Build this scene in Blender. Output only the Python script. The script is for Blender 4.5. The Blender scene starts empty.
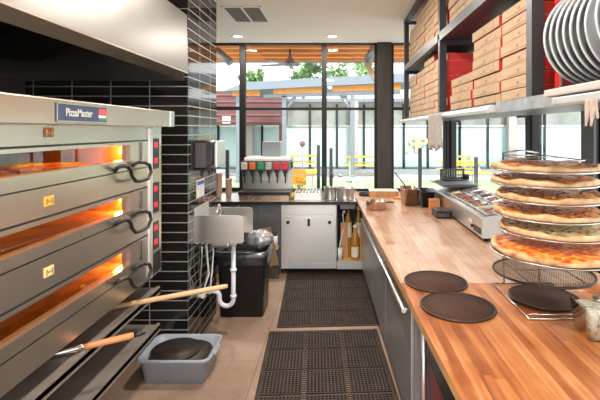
import bpy, bmesh, math, random
from mathutils import Vector, Matrix
random.seed(7)
C = bpy.context.scene.collection
SC = bpy.context.scene
PI = math.pi
F, CX, CY, H = 435.0, 337.0, 130.0, 1.77      # focal length (px of a 600 wide frame), principal point, eye height

# ------------------------------------------------------------------ materials
def _nt(name):
    m = bpy.data.materials.new(name); m.use_nodes = True
    nt = m.node_tree
    return m, nt, nt.nodes['Principled BSDF']

def mat(name, col, rough=.5, metal=0., var=0., vscale=6., stretch=(1, 1, 1), bump=0., bscale=60., spec=.5, emit=None, estr=0., aniso=False):
    m, nt, b = _nt(name)
    b.inputs['Base Color'].default_value = (*col, 1)
    b.inputs['Roughness'].default_value = rough
    b.inputs['Metallic'].default_value = metal
    b.inputs['Specular IOR Level'].default_value = spec
    if emit:
        b.inputs['Emission Color'].default_value = (*emit, 1); b.inputs['Emission Strength'].default_value = estr
    if var or bump:
        tc = nt.nodes.new('ShaderNodeTexCoord'); mp = nt.nodes.new('ShaderNodeMapping')
        mp.inputs['Scale'].default_value = stretch
        nt.links.new(tc.outputs['Object'], mp.inputs['Vector'])
    if var:
        n = nt.nodes.new('ShaderNodeTexNoise'); n.inputs['Scale'].default_value = vscale; n.inputs['Detail'].default_value = 5
        nt.links.new(mp.outputs[0], n.inputs['Vector'])
        r = nt.nodes.new('ShaderNodeValToRGB')
        r.color_ramp.elements[0].position = .3; r.color_ramp.elements[1].position = .7
        r.color_ramp.elements[0].color = (*[max(0, c*(1-var)) for c in col], 1)
        r.color_ramp.elements[1].color = (*[min(1, c*(1+var)) for c in col], 1)
        nt.links.new(n.outputs['Fac'], r.inputs['Fac']); nt.links.new(r.outputs[0], b.inputs['Base Color'])
        if metal > .5:
            mr = nt.nodes.new('ShaderNodeMapRange'); mr.inputs[3].default_value = rough*.8; mr.inputs[4].default_value = rough*1.25
            nt.links.new(n.outputs['Fac'], mr.inputs[0]); nt.links.new(mr.outputs[0], b.inputs['Roughness'])
    if bump:
        n2 = nt.nodes.new('ShaderNodeTexNoise'); n2.inputs['Scale'].default_value = bscale
        nt.links.new(mp.outputs[0], n2.inputs['Vector'])
        bp = nt.nodes.new('ShaderNodeBump'); bp.inputs['Strength'].default_value = bump; bp.inputs['Distance'].default_value = .01
        nt.links.new(n2.outputs['Fac'], bp.inputs['Height']); nt.links.new(bp.outputs[0], b.inputs['Normal'])
    return m

def ramp(nt, fac, stops):
    r = nt.nodes.new('ShaderNodeValToRGB'); e = r.color_ramp.elements
    while len(e) < len(stops): e.new(.5)
    for i, (p, c) in enumerate(stops):
        e[i].position = p; e[i].color = (*c, 1)
    nt.links.new(fac, r.inputs['Fac']); return r

def mmath(nt, op, a, b=None):
    n = nt.nodes.new('ShaderNodeMath'); n.operation = op
    for i, v in enumerate((a, b)):
        if v is None: continue
        if isinstance(v, (int, float)): n.inputs[i].default_value = v
        else: nt.links.new(v, n.inputs[i])
    return n.outputs[0]

def tile_mat():
    m, nt, b = _nt('black_tile')
    uv = nt.nodes.new('ShaderNodeUVMap'); mp = nt.nodes.new('ShaderNodeMapping')
    mp.inputs['Location'].default_value = (1.17 - .002, .03, 0)
    nt.links.new(uv.outputs[0], mp.inputs['Vector'])
    br = nt.nodes.new('ShaderNodeTexBrick'); br.offset = 0; br.squash = 1
    br.inputs['Scale'].default_value = 1; br.inputs['Brick Width'].default_value = .305; br.inputs['Row Height'].default_value = .0765
    br.inputs['Mortar Size'].default_value = .0042; br.inputs['Mortar Smooth'].default_value = 0.1
    br.inputs['Color1'].default_value = (.010, .009, .009, 1); br.inputs['Color2'].default_value = (.016, .014, .013, 1)
    br.inputs['Mortar'].default_value = (.30, .285, .27, 1)
    nt.links.new(mp.outputs[0], br.inputs['Vector']); nt.links.new(br.outputs['Color'], b.inputs['Base Color'])
    mr = nt.nodes.new('ShaderNodeMapRange'); mr.inputs[3].default_value = .06; mr.inputs[4].default_value = .7
    nt.links.new(br.outputs['Fac'], mr.inputs[0]); nt.links.new(mr.outputs[0], b.inputs['Roughness'])
    bp = nt.nodes.new('ShaderNodeBump'); bp.inputs['Strength'].default_value = .3; bp.inputs['Distance'].default_value = .002; bp.invert = True
    nt.links.new(br.outputs['Fac'], bp.inputs['Height']); nt.links.new(bp.outputs[0], b.inputs['Normal'])
    b.inputs['Specular IOR Level'].default_value = .6
    return m

def wood_mat(name, stops, stave=.055, length=.9, rough=.35, along='y', grain=1.):
    """glued staves running along one axis of the box-projected uv"""
    m, nt, b = _nt(name)
    uv = nt.nodes.new('ShaderNodeUVMap'); s = nt.nodes.new('ShaderNodeSeparateXYZ')
    nt.links.new(uv.outputs[0], s.inputs[0])
    a, l = (s.outputs[0], s.outputs[1]) if along == 'y' else (s.outputs[1], s.outputs[0])
    sid = mmath(nt, 'FLOOR', mmath(nt, 'DIVIDE', a, stave))
    w1 = nt.nodes.new('ShaderNodeTexWhiteNoise'); w1.noise_dimensions = '1D'; nt.links.new(sid, w1.inputs['W'])
    lid = mmath(nt, 'FLOOR', mmath(nt, 'ADD', mmath(nt, 'DIVIDE', l, length), mmath(nt, 'MULTIPLY', w1.outputs[0], 7.3)))
    w2 = nt.nodes.new('ShaderNodeTexWhiteNoise'); w2.noise_dimensions = '2D'
    cv = nt.nodes.new('ShaderNodeCombineXYZ'); nt.links.new(sid, cv.inputs[0]); nt.links.new(lid, cv.inputs[1]); nt.links.new(cv.outputs[0], w2.inputs['Vector'])
    cg = nt.nodes.new('ShaderNodeCombineXYZ')
    nt.links.new(mmath(nt, 'MULTIPLY', a, 38 * grain), cg.inputs[0]); nt.links.new(mmath(nt, 'MULTIPLY', l, 2.2 * grain), cg.inputs[1])
    nt.links.new(mmath(nt, 'MULTIPLY', w2.outputs[0], 31), cg.inputs[2])
    n = nt.nodes.new('ShaderNodeTexNoise'); n.inputs['Scale'].default_value = 1; n.inputs['Detail'].default_value = 6; n.inputs['Roughness'].default_value = .65
    nt.links.new(cg.outputs[0], n.inputs['Vector'])
    big = nt.nodes.new('ShaderNodeTexNoise'); big.inputs['Scale'].default_value = 3.2; big.inputs['Detail'].default_value = 4
    nt.links.new(uv.outputs[0], big.inputs['Vector'])
    f = mmath(nt, 'ADD', mmath(nt, 'MULTIPLY', n.outputs['Fac'], .5), mmath(nt, 'MULTIPLY', w2.outputs[0], .15))
    f = mmath(nt, 'ADD', f, mmath(nt, 'MULTIPLY', big.outputs['Fac'], .36))
    r = ramp(nt, f, stops); nt.links.new(r.outputs[0], b.inputs['Base Color'])
    mr = nt.nodes.new('ShaderNodeMapRange'); mr.inputs[3].default_value = rough*.7; mr.inputs[4].default_value = rough*1.3
    nt.links.new(big.outputs['Fac'], mr.inputs[0]); nt.links.new(mr.outputs[0], b.inputs['Roughness'])
    bp = nt.nodes.new('ShaderNodeBump'); bp.inputs['Strength'].default_value = .15; bp.inputs['Distance'].default_value = .002
    nt.links.new(n.outputs['Fac'], bp.inputs['Height']); nt.links.new(bp.outputs[0], b.inputs['Normal'])
    return m

def glass_mat(name, tint=(1, 1, 1), refl=1., rough=0.):
    m = bpy.data.materials.new(name); m.use_nodes = True; nt = m.node_tree; nt.nodes.clear()
    o = nt.nodes.new('ShaderNodeOutputMaterial'); t = nt.nodes.new('ShaderNodeBsdfTransparent'); g = nt.nodes.new('ShaderNodeBsdfGlossy')
    t.inputs['Color'].default_value = (*tint, 1); g.inputs['Roughness'].default_value = rough
    fr = nt.nodes.new('ShaderNodeFresnel'); fr.inputs['IOR'].default_value = 1.45
    mx = nt.nodes.new('ShaderNodeMixShader'); ge = nt.nodes.new('ShaderNodeNewGeometry')
    front = mmath(nt, 'SUBTRACT', 1., ge.outputs['Backfacing'])      # a thin pane mirrors on its entry face only
    nt.links.new(mmath(nt, 'MULTIPLY', mmath(nt, 'MULTIPLY', fr.outputs[0], refl), front), mx.inputs[0]); nt.links.new(t.outputs[0], mx.inputs[1]); nt.links.new(g.outputs[0], mx.inputs[2])
    nt.links.new(mx.outputs[0], o.inputs['Surface'])
    return m

def speckle_mat(name, stops, scale=40, rough=.5, detail=3, spec=.4, bump=.3):
    m, nt, b = _nt(name)
    tc = nt.nodes.new('ShaderNodeTexCoord'); n = nt.nodes.new('ShaderNodeTexNoise')
    n.inputs['Scale'].default_value = scale; n.inputs['Detail'].default_value = detail
    nt.links.new(tc.outputs['Object'], n.inputs['Vector'])
    r = ramp(nt, n.outputs['Fac'], stops); nt.links.new(r.outputs[0], b.inputs['Base Color'])
    b.inputs['Roughness'].default_value = rough; b.inputs['Specular IOR Level'].default_value = spec
    bp = nt.nodes.new('ShaderNodeBump'); bp.inputs['Strength'].default_value = bump; bp.inputs['Distance'].default_value = .005
    nt.links.new(n.outputs['Fac'], bp.inputs['Height']); nt.links.new(bp.outputs[0], b.inputs['Normal'])
    return m

M = dict(
    steel=mat('brushed_steel', (.62, .60, .57), .30, 1., .03, 3, (1, .3, 14)),
    steel_warm=mat('oven_steel', (.58, .50, .415), .24, .88, .05, 1.6, (1, 1.5, .6)),
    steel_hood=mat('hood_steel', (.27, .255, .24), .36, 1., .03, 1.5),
    shelf_steel=mat('brown_shelf_steel', (.36, .31, .27), .42, .55, .10, 5),  # brown-grey base colour stands in for reflected light on the shelves
    steel_dark=mat('dark_steel', (.16, .15, .145), .3, 1., .1, 3),
    steel_pale=mat('pale_steel_panel', (.78, .77, .76), .38, .75, .03, 2),
    fridge=mat('fridge_steel', (.52, .52, .54), .36, .85, .06, 2, (1, .5, 8)),
    chrome=mat('chrome', (.8, .8, .8), .12, 1.),
    alu=mat('aluminium', (.74, .74, .75), .3, 1., .05, 4),
    alu_pan=mat('pan_aluminium', (.56, .56, .57), .34, .55, .05, 4),
    alu_white=mat('white_aluminium', (.50, .50, .50), .4, .3),
    galv=mat('galvanised', (.42, .44, .46), .45, .85, .25, 14),
    shelf=mat('shelf_grey_steel', (.045, .048, .055), .4, .3, .15, 5),
    black=mat('black_plastic', (.012, .012, .013), .35),
    bin=mat('bin_black', (.018, .018, .022), .38, bump=.1, bscale=120),
    blackframe=mat('window_frame_black', (.009, .008, .008), .5, spec=.3),
    rubber=mat('mat_rubber', (.048, .034, .027), .6, var=.25, vscale=8, spec=.3),
    hole_shade=mat('mat_hole_shade', (.010, .008, .007), .8, spec=.1),  # near-black colour stands in for shade inside the mat holes
    white=mat('white_plastic', (.80, .80, .78), .4),
    pipe=mat('pipe_white', (.74, .75, .79), .3),
    ceiling=mat('ceiling_paint', (.90, .875, .81), .8),
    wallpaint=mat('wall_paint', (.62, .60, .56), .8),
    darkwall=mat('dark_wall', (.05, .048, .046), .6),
    tub=mat('tub_grey', (.34, .37, .42), .42, var=.06, vscale=10),
    kraft=mat('kraft_card', (.47, .315, .19), .75, var=.12, vscale=7, stretch=(1, 1, 3)),
    red=mat('red_card', (.58, .022, .018), .55),
    handle_wood=mat('pale_wood', (.66, .42, .21), .45, var=.15, vscale=14, stretch=(1, 8, 8)),
    orange_wood=mat('orange_wood', (.62, .24, .09), .4, var=.12, vscale=12),
    crust=speckle_mat('pizza_crust', [(.26, (.28, .11, .04)), (.42, (.58, .32, .14)), (.62, (.72, .48, .27))], 17, .6),
    cheese_red=speckle_mat('tomato_cheese', [(.30, (.22, .035, .008)), (.42, (.55, .10, .014)), (.52, (.80, .26, .04)), (.66, (.92, .50, .14))], 42, .35, 5),
    cheese_orange=speckle_mat('melted_cheese', [(.30, (.42, .04, .008)), (.45, (.74, .15, .02)), (.57, (.88, .32, .05)), (.72, (.95, .55, .18))], 34, .32, 5),
    cheese_white=speckle_mat('white_cheese', [(.30, (.20, .12, .04)), (.45, (.62, .42, .16)), (.6, (.80, .68, .42))], 36, .4, 5),
    meat=mat('browned_meat', (.38, .11, .035), .4, var=.4, vscale=30),
    pepperoni=mat('pepperoni', (.46, .07, .022), .35, var=.3, vscale=50),
    olive=mat('olive_mushroom', (.11, .06, .035), .4, var=.4, vscale=40),
    tomato=mat('tomato', (.72, .06, .02), .3),
    green=mat('green_pepper', (.30, .26, .08), .4, var=.3, vscale=30),
    char=mat('screen_iron', (.05, .036, .03), .5, .5, .3, 14),
    screenmesh=mat('screen_wire', (.16, .125, .095), .4, .7, .2, 9),
    wire=mat('wire_steel', (.55, .53, .50), .25, 1.),
    copper=mat('stained_pan', (.56, .40, .31), .27, 1., .15, 8),
    paper=mat('paper', (.85, .86, .88), .7),
    blue=mat('blue_print', (.08, .16, .42), .6),
    cloth=mat('grey_cloth', (.36, .315, .29), .9, var=.12, vscale=40),
    cloth_pink=mat('pale_cloth', (.42, .33, .28), .9, var=.1, vscale=40),
    cup_tan=mat('cup_tan', (.52, .32, .24), .6),
    tan=mat('tan_rail', (.50, .45, .41), .5),
    amber=mat('amber_oil', (.46, .20, .03), .2, spec=.6),
    cream=mat('cream', (.82, .74, .58), .6),
    plate_text=mat('plate_text', (.55, .53, .48), .4),
    navy=mat('navy_plate', (.035, .05, .10), .35),
    led=mat('red_display', (.5, .02, .03), .4, emit=(1., .02, .05), estr=.25),
    badge_brown=mat('badge_brown', (.40, .15, .05), .4),
    badge_gold=mat('badge_gold', (.75, .42, .06), .35),
    badge_cream=mat('badge_cream', (.80, .62, .30), .4),
    brick=speckle_mat('oven_stone', [(.3, (.16, .07, .035)), (.6, (.34, .16, .07))], 9, .8),
    lampglow=mat('oven_lamp_glow', (1, .6, .2), .5, emit=(1, .48, .08), estr=9),
    canglow=mat('downlight_glow', (1, 1, 1), .5, emit=(1, .93, .80), estr=6),
    glass=glass_mat('window_glass', (.97, .99, .985), 1.0),
    ovenglass=glass_mat('oven_glass', (.80, .66, .50), 1.6),
    clear=glass_mat('clear_plastic', (.93, .94, .94), 1.2, .05),
    bag=glass_mat('bag_plastic', (.55, .56, .58), 2.2, .12),
    tile=tile_mat(),
    near_top=wood_mat('counter_wood_orange', [(.27, (.11, .027, .008)), (.40, (.26, .07, .018)), (.54, (.42, .145, .042)), (.68, (.55, .25, .10))], .042, 1.3, .33),
    far_top=wood_mat('counter_wood_worn_glare', [(.24, (.20, .09, .045)), (.42, (.40, .21, .12)), (.58, (.56, .36, .24)), (.76, (.68, .50, .38))], .075, 1.1, .30),  # worn wood, paled mostly to stand in for window glare
    edge_wood=wood_mat('counter_edge_wood', [(.2, (.30, .13, .04)), (.7, (.62, .33, .13))], .05, .9, .4),
    plywood=wood_mat('shelf_plywood', [(.2, (.52, .28, .10)), (.8, (.80, .52, .25))], .2, 1.5, .5),
    soffit=wood_mat('soffit_wood', [(.2, (.42, .13, .025)), (.45, (.68, .25, .05)), (.8, (.85, .40, .11))], .14, 1.9, .5, along='x', grain=.5),
    # outdoors
    concrete_out=mat('patio_concrete', (.48, .475, .46), .85, var=.08, vscale=2),
    lawn=mat('lawn', (.34, .43, .24), .9, var=.25, vscale=3),
    facade=mat('facade_paint', (.46, .40, .37), .8, var=.1, vscale=1.2),
    frosted=mat('frosted_panel', (.50, .66, .66), .35, var=.05, vscale=.5),
    clearbay=mat('shaded_glazing', (.24, .25, .23), .15, var=.35, vscale=.9),
    metal_roof=mat('roof_metal', (.20, .23, .27), .5, .2),
    maroon=mat('maroon_cladding', (.15, .055, .058), .7, var=.15, vscale=3),
    maroon_light=mat('maroon_board', (.21, .10, .10), .7),
    yellow=mat('yellow_paint', (.88, .68, .03), .4),
    orange=mat('orange_seat', (.90, .42, .03), .5),
    leaf=mat('tree_leaf', (.20, .33, .13), .7, var=.4, vscale=1.5),
    bark=mat('tree_bark', (.16, .11, .08), .9),
    strut_tan=mat('strut_timber', (.45, .33, .23), .6),
    strut_grey=mat('strut_steel', (.22, .25, .28), .4, .5),
    column=mat('column_steel', (.028, .021, .018), .55, var=.25, vscale=6, stretch=(3, 3, .4)),
    post=mat('rail_post', (.015, .015, .017), .4),
)

def floor_mat():
    m, nt, b = _nt('floor_concrete')
    tc = nt.nodes.new('ShaderNodeTexCoord')
    n = nt.nodes.new('ShaderNodeTexNoise'); n.inputs['Scale'].default_value = 1.6; n.inputs['Detail'].default_value = 8; n.inputs['Roughness'].default_value = .6
    nt.links.new(tc.outputs['Object'], n.inputs['Vector'])
    n2 = nt.nodes.new('ShaderNodeTexNoise'); n2.inputs['Scale'].default_value = 45; n2.inputs['Detail'].default_value = 3
    nt.links.new(tc.outputs['Object'], n2.inputs['Vector'])
    f = mmath(nt, 'ADD', mmath(nt, 'MULTIPLY', n.outputs['Fac'], .8), mmath(nt, 'MULTIPLY', n2.outputs['Fac'], .2))
    r = ramp(nt, f, [(.3, (.20, .125, .088)), (.5, (.32, .215, .155)), (.7, (.42, .30, .225))])
    br = nt.nodes.new('ShaderNodeTexBrick'); br.offset = 0
    br.inputs['Scale'].default_value = 1; br.inputs['Brick Width'].default_value = 1.5; br.inputs['Row Height'].default_value = 1.35
    br.inputs['Mortar Size'].default_value = .006
    mp = nt.nodes.new('ShaderNodeMapping'); mp.inputs['Location'].default_value = (.6, .72, 0)
    nt.links.new(tc.outputs['Object'], mp.inputs['Vector']); nt.links.new(mp.outputs[0], br.inputs['Vector'])
    mx = nt.nodes.new('ShaderNodeMix'); mx.data_type = 'RGBA'
    nt.links.new(mmath(nt, 'MULTIPLY', br.outputs['Fac'], .5), mx.inputs[0]); nt.links.new(r.outputs[0], mx.inputs[6]); mx.inputs[7].default_value = (.13, .085, .06, 1)
    nt.links.new(mx.outputs[2], b.inputs['Base Color'])
    b.inputs['Roughness'].default_value = .42
    return m
M['floor'] = floor_mat()

# ------------------------------------------------------------------ mesh builder
class MB:
    def __init__(s): s.bm = bmesh.new()
    def _f(s, vs, mi=0, smooth=False):
        try:
            f = s.bm.faces.new(vs); f.material_index = mi; f.smooth = smooth
            return f
        except ValueError: return None
    def box(s, x0, x1, y0, y1, z0, z1, mi=0, bev=0., rot=None, piv=None):
        r = bmesh.ops.create_cube(s.bm, size=1)
        vs = r['verts']
        for v in vs:
            v.co = Vector(((x0+x1)/2 + v.co.x*(x1-x0), (y0+y1)/2 + v.co.y*(y1-y0), (z0+z1)/2 + v.co.z*(z1-z0)))
        fs = {f for v in vs for f in v.link_faces}
        for f in fs: f.material_index = mi
        if bev:
            es = list({e for v in vs for e in v.link_edges})
            g = bmesh.ops.bevel(s.bm, geom=es, offset=min(bev, .45*min(x1-x0, y1-y0, z1-z0)), segments=2, affect='EDGES', profile=.6)
            vs = list({v for f in g['faces'] for v in f.verts} | {v for v in vs if v.is_valid})
            for f in {f for v in vs for f in v.link_faces}: f.material_index = mi
        if rot is not None:
            p = Vector(piv) if piv else Vector(((x0+x1)/2, (y0+y1)/2, (z0+z1)/2))
            bmesh.ops.rotate(s.bm, verts=vs, cent=p, matrix=rot)
        return s
    def prism(s, pts, a, b, axis='z', mi=0, mis=None):
        def P(u, v, w): return {'z': (u, v, w), 'y': (u, w, v), 'x': (w, u, v)}[axis]
        A = [s.bm.verts.new(P(u, v, a)) for u, v in pts]; B = [s.bm.verts.new(P(u, v, b)) for u, v in pts]
        n = len(pts); fs = [s._f(A[::-1], mi), s._f(B, mi)]
        for i in range(n): fs.append(s._f([A[i], A[(i+1) % n], B[(i+1) % n], B[i]], mis[i] if mis else mi))
        bmesh.ops.recalc_face_normals(s.bm, faces=[f for f in fs if f])
        return s
    def ring(s, c, u, v, r, n): return [s.bm.verts.new(c + u*(r*math.cos(2*PI*i/n)) + v*(r*math.sin(2*PI*i/n))) for i in range(n)]
    def tube(s, pts, r, n=8, closed=False, mi=0, caps=True):
        pts = [Vector(p) for p in pts]; N = len(pts); rs = r if isinstance(r, (list, tuple)) else [r]*N
        rings = []; up = None
        for i, p in enumerate(pts):
            a = pts[i-1] if (i or closed) else p; b = pts[(i+1) % N] if (i < N-1 or closed) else p
            t = (b-a); t = t.normalized() if t.length > 1e-9 else Vector((0, 0, 1))
            if up is None: up = Vector((0, 0, 1)) if abs(t.z) < .9 else Vector((1, 0, 0))
            u = up - t*up.dot(t)
            if u.length < 1e-4: u = t.orthogonal()
            u.normalize(); v = t.cross(u); up = u
            rings.append(s.ring(p, u, v, rs[i], n))
        for i in range(N if closed else N-1):
            A, B = rings[i], rings[(i+1) % N]
            for k in range(n): s._f([A[k], A[(k+1) % n], B[(k+1) % n], B[k]], mi, True)
        if not closed and caps: s._f(rings[0][::-1], mi); s._f(rings[-1], mi)
        return s
    def lathe(s, c, prof, n=32, mi=0, mis=None, axis='z', smooth=True, a0=0.):
        c = Vector(c); rings = []
        U, V, W = {'z': ((1, 0, 0), (0, 1, 0), (0, 0, 1)), 'y': ((1, 0, 0), (0, 0, 1), (0, -1, 0)), 'x': ((0, 1, 0), (0, 0, 1), (1, 0, 0))}[axis]
        U, V, W = Vector(U), Vector(V), Vector(W)
        for r, z in prof:
            if r < 1e-6: rings.append([s.bm.verts.new(c + W*z)])
            else: rings.append(s.ring(c + W*z, U, V, r, n))
        for i in range(len(prof)-1):
            A, B = rings[i], rings[i+1]; m_ = mis[i] if mis else mi
            for k in range(n):
                k2 = (k+1) % n
                if len(A) == 1 and len(B) == 1: continue
                if len(A) == 1: s._f([A[0], B[k2], B[k]], m_, smooth)
                elif len(B) == 1: s._f([A[k], A[k2], B[0]], m_, smooth)
                else: s._f([A[k], A[k2], B[k2], B[k]], m_, smooth)
        return s
    def cyl(s, p0, p1, r0, r1=None, n=20, mi=0): return s.tube([p0, p1], [r0, r0 if r1 is None else r1], n, mi=mi)
    def blob(s, c, r, sx=1, sy=1, sz=1, sub=1, mi=0, jit=0., rng=random):
        g = bmesh.ops.create_icosphere(s.bm, subdivisions=sub, radius=r)
        a = rng.random()*6.28
        for v in g['verts']:
            k = 1 + (rng.random()-.5)*jit
            x, y, z = v.co.x*sx*k, v.co.y*sy*k, v.co.z*sz*k
            v.co = Vector((c[0]+x*math.cos(a)-y*math.sin(a), c[1]+x*math.sin(a)+y*math.cos(a), c[2]+z))
        for f in {f for v in g['verts'] for f in v.link_faces}: f.material_index = mi; f.smooth = True
        return s
    def build(s, name, mats, parent=None, loc=None, origin=None, smooth=None):
        """origin: world point the vertices were written relative to the world for, becomes the object's location"""
        bm = s.bm
        if origin is not None: bmesh.ops.translate(bm, verts=bm.verts, vec=-Vector(origin))
        bm.normal_update()
        uvl = bm.loops.layers.uv.new('UVMap')
        off = Vector(origin) if origin is not None else Vector((0, 0, 0))
        for f in bm.faces:
            n = f.normal; ax = max(range(3), key=lambda i: abs(n[i]))
            for l in f.loops:
                p = l.vert.co + off
                l[uvl].uv = (p.y, p.z) if ax == 0 else ((p.x, p.z) if ax == 1 else (p.x, p.y))
        me = bpy.data.meshes.new(name); bm.to_mesh(me); bm.free()
        for m in (mats if isinstance(mats, (list, tuple)) else [mats]): me.materials.append(M[m] if isinstance(m, str) else m)
        o = bpy.data.objects.new(name, me); C.objects.link(o)
        if parent is not None: o.parent = parent
        if loc is not None: o.location = loc
        elif origin is not None and parent is None: o.location = origin
        return o

def tag(o, label, cat, group=None, kind=None):
    if label: o['label'] = label
    if cat: o['category'] = cat
    if group: o['group'] = group
    if kind: o['kind'] = kind
    return o
def thing(name, label, cat, loc=(0, 0, 0), rz=0., group=None, rot=None):
    o = bpy.data.objects.new(name, None); C.objects.link(o); o.empty_display_size = .1
    o.location = loc; o.rotation_euler = rot or (0, 0, rz)
    return tag(o, label, cat, group)
def struct(o, label=None):
    o['kind'] = 'structure'
    if label: o['label'] = label
    return o
def dup(root, loc, rot=None, label=None, group=None):
    r = root.copy(); C.objects.link(r); r.location = loc
    if rot is not None: r.rotation_euler = rot
    if label: r['label'] = label
    if group: r['group'] = group
    for ch in list(root.children):
        c = ch.copy(); C.objects.link(c); c.parent = r
        for g in ch.children:
            d = g.copy(); C.objects.link(d); d.parent = c
    return r
def text_mesh(name, body, size, mat_name, parent, loc, rot, depth=.001, mirror=False, font_scale=1.):
    cu = bpy.data.curves.new(name, 'FONT'); cu.body = body; cu.size = size; cu.extrude = depth; cu.align_x = 'CENTER'; cu.align_y = 'CENTER'
    cu.space_character = 1.02; cu.offset = size*.012
    t = bpy.data.objects.new(name, cu); C.objects.link(t)
    dg = bpy.context.evaluated_depsgraph_get(); me = bpy.data.meshes.new_from_object(t.evaluated_get(dg))
    bpy.data.objects.remove(t); bpy.data.curves.remove(cu)
    for v in me.vertices:
        v.co.x *= font_scale*(-1 if mirror else 1)
    me.materials.clear(); me.materials.append(M[mat_name]); me.name = name
    o = bpy.data.objects.new(name, me); C.objects.link(o); o.parent = parent; o.location = loc; o.rotation_euler = rot
    return o
def arc(c, r, a0, a1, n, plane='xz'):
    out = []
    for i in range(n+1):
        a = a0+(a1-a0)*i/n; x, z = r*math.cos(a), r*math.sin(a)
        out.append({'xz': (c[0]+x, c[1], c[2]+z), 'yz': (c[0], c[1]+x, c[2]+z), 'xy': (c[0]+x, c[1]+z, c[2])}[plane])
    return out
ORD = ['lowest', 'second', 'third', 'fourth', 'fifth', 'sixth', 'seventh', 'eighth', 'ninth', 'tenth', 'eleventh', 'twelfth']
def edge(y): return .457 - .0387*y        # left edge of the long wooden counter at depth y

# ------------------------------------------------------------------ camera, world, lights
cam = bpy.data.cameras.new('camera'); co = bpy.data.objects.new('camera', cam); C.objects.link(co)
co.location = (0, 0, H); co.rotation_euler = (PI/2, 0, 0)
cam.sensor_width = 36; cam.lens = 36*F/600; cam.shift_x = -(CX-300)/600; cam.shift_y = -(200-CY)/600; cam.clip_start = .05
SC.camera = co
w = bpy.data.worlds.new('world'); SC.world = w; w.use_nodes = True
bg = w.node_tree.nodes['Background']
tcw = w.node_tree.nodes.new('ShaderNodeTexCoord'); sw = w.node_tree.nodes.new('ShaderNodeSeparateXYZ')
w.node_tree.links.new(tcw.outputs['Generated'], sw.inputs[0])
rw = ramp(w.node_tree, sw.outputs[2], [(.0, (.80, .80, .78)), (.25, (.93, .95, .96)), (.8, (.80, .88, .98))])
w.node_tree.links.new(rw.outputs[0], bg.inputs['Color']); bg.inputs['Strength'].default_value = 2.0
sun = bpy.data.lights.new('sun', 'SUN'); sun.energy = 3.6; sun.angle = math.radians(6); sun.color = (1, .96, .9)
so = bpy.data.objects.new('sun', sun); C.objects.link(so); so.rotation_euler = (math.radians(38), math.radians(8), math.radians(15))
def area(name, loc, size, power, col=(1, .93, .84), rot=(0, 0, 0)):
    l = bpy.data.lights.new(name, 'AREA'); l.shape = 'DISK'; l.size = size; l.energy = power; l.color = col
    o = bpy.data.objects.new(name, l); C.objects.link(o); o.location = loc; o.rotation_euler = rot
    return o
vs = SC.view_settings
SC.display_settings.display_device = 'sRGB'
vs.view_transform = 'Standard'; vs.look = 'None'; vs.gamma = 1; vs.use_curve_mapping = False; vs.exposure = .70

# ------------------------------------------------------------------ room shell
YB = 6.15      # window wall
XR = 1.60      # window wall on the right
struct(MB().box(-2.5, 1.75, -1.5, 6.3, -.08, 0).build('floor', 'floor'))
struct(MB().box(-2.5, 1.75, -1.5, 6.22, 3.0, 3.1).build('ceiling', 'ceiling'))
struct(MB().box(-2.55, -2.45, -1.5, 6.3, 0, 3.0).build('wall_left', 'darkwall'))
struct(MB().box(-2.45, -1.17, 3.42, 4.22, 0, 3.0).build('wall_middle', 'tile'), 'wall and pier of glossy black stacked tiles with pale grout')
struct(MB().box(-2.45, 1.75, YB, YB+.12, 0, .90).build('wall_back', 'wallpaint'))
struct(MB().box(XR, XR+.12, -1.5, YB, 0, .86).build('wall_right', 'wallpaint'))

def xb(px): return (px-CX)*YB/F
wn = [0]
def window(x0, x1, y0, y1, z0, z1, bars_h=(), fw=.045, along='x'):
    wn[0] += 1
    m = MB(); d = .07
    def bx(a0, a1, c0, c1):
        if along == 'x': m.box(a0, a1, y0, y0+d, c0, c1)
        else: m.box(x0, x0+d, a0, a1, c0, c1)
    a0, a1 = (x0, x1) if along == 'x' else (y0, y1)
    bx(a0, a0+fw, z0, z1); bx(a1-fw, a1, z0, z1); bx(a0+fw, a1-fw, z0, z0+fw); bx(a0+fw, a1-fw, z1-fw*.6, z1)
    for h in bars_h: bx(a0+fw, a1-fw, h, h+fw)
    o = struct(m.build('window_%d' % wn[0], 'blackframe'))
    edges = [z0+fw] + [v for h in bars_h for v in (h, h+fw)] + [z1-fw*.6]
    for i in range(0, len(edges), 2):
        g = MB()
        if along == 'x': g.box(a0+fw-.004, a1-fw+.004, y0+.03, y0+.036, edges[i]-.004, edges[i+1]+.004)
        else: g.box(x0+.03, x0+.036, a0+fw-.004, a1-fw+.004, edges[i]-.004, edges[i+1]+.004)
        g.build('pane', 'glass', o)
    return o
zt = 2.052
cuts = [-2.45, xb(242), xb(324.2), xb(378)]
window(-2.45, xb(242)+.012, YB, 0, .90, 3.0, (zt,), .05)
window(xb(242)+.012, xb(324.2), YB, 0, .90, 3.0, (zt,), .035)
window(xb(324.2), xb(377), YB, 0, .90, 3.0, (zt,), .035)
window(xb(391), XR-.05, YB, 0, .90, 3.0, (zt,), .04)
struct(MB().box(xb(377), xb(391), YB-.06, YB+.14, .9, 3.0).build('trim_1', 'column'), 'dark steel column between the back windows')
struct(MB().box(XR-.05, XR+.07, YB-.02, YB+.12, .86, 3.0).build('trim_2', 'blackframe'))
ys = [YB-.02, 3.65, 2.78]
window(XR, 0, 3.65, YB-.02, .86, 2.30, (), .05, 'y')
window(XR, 0, 2.80, 3.59, .86, 2.30, (), .03, 'y')
window(XR, 0, 1.25, 2.66, .86, 2.30, (), .03, 'y')
window(XR, 0, -1.5, 1.25, .86, 2.30, (), .03, 'y')
struct(MB().box(XR-.03, XR+.12, 2.66, 2.80, .86, 3.0).build('trim_3', mat('post_grey', (.10, .105, .115), .45, .3)))
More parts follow.
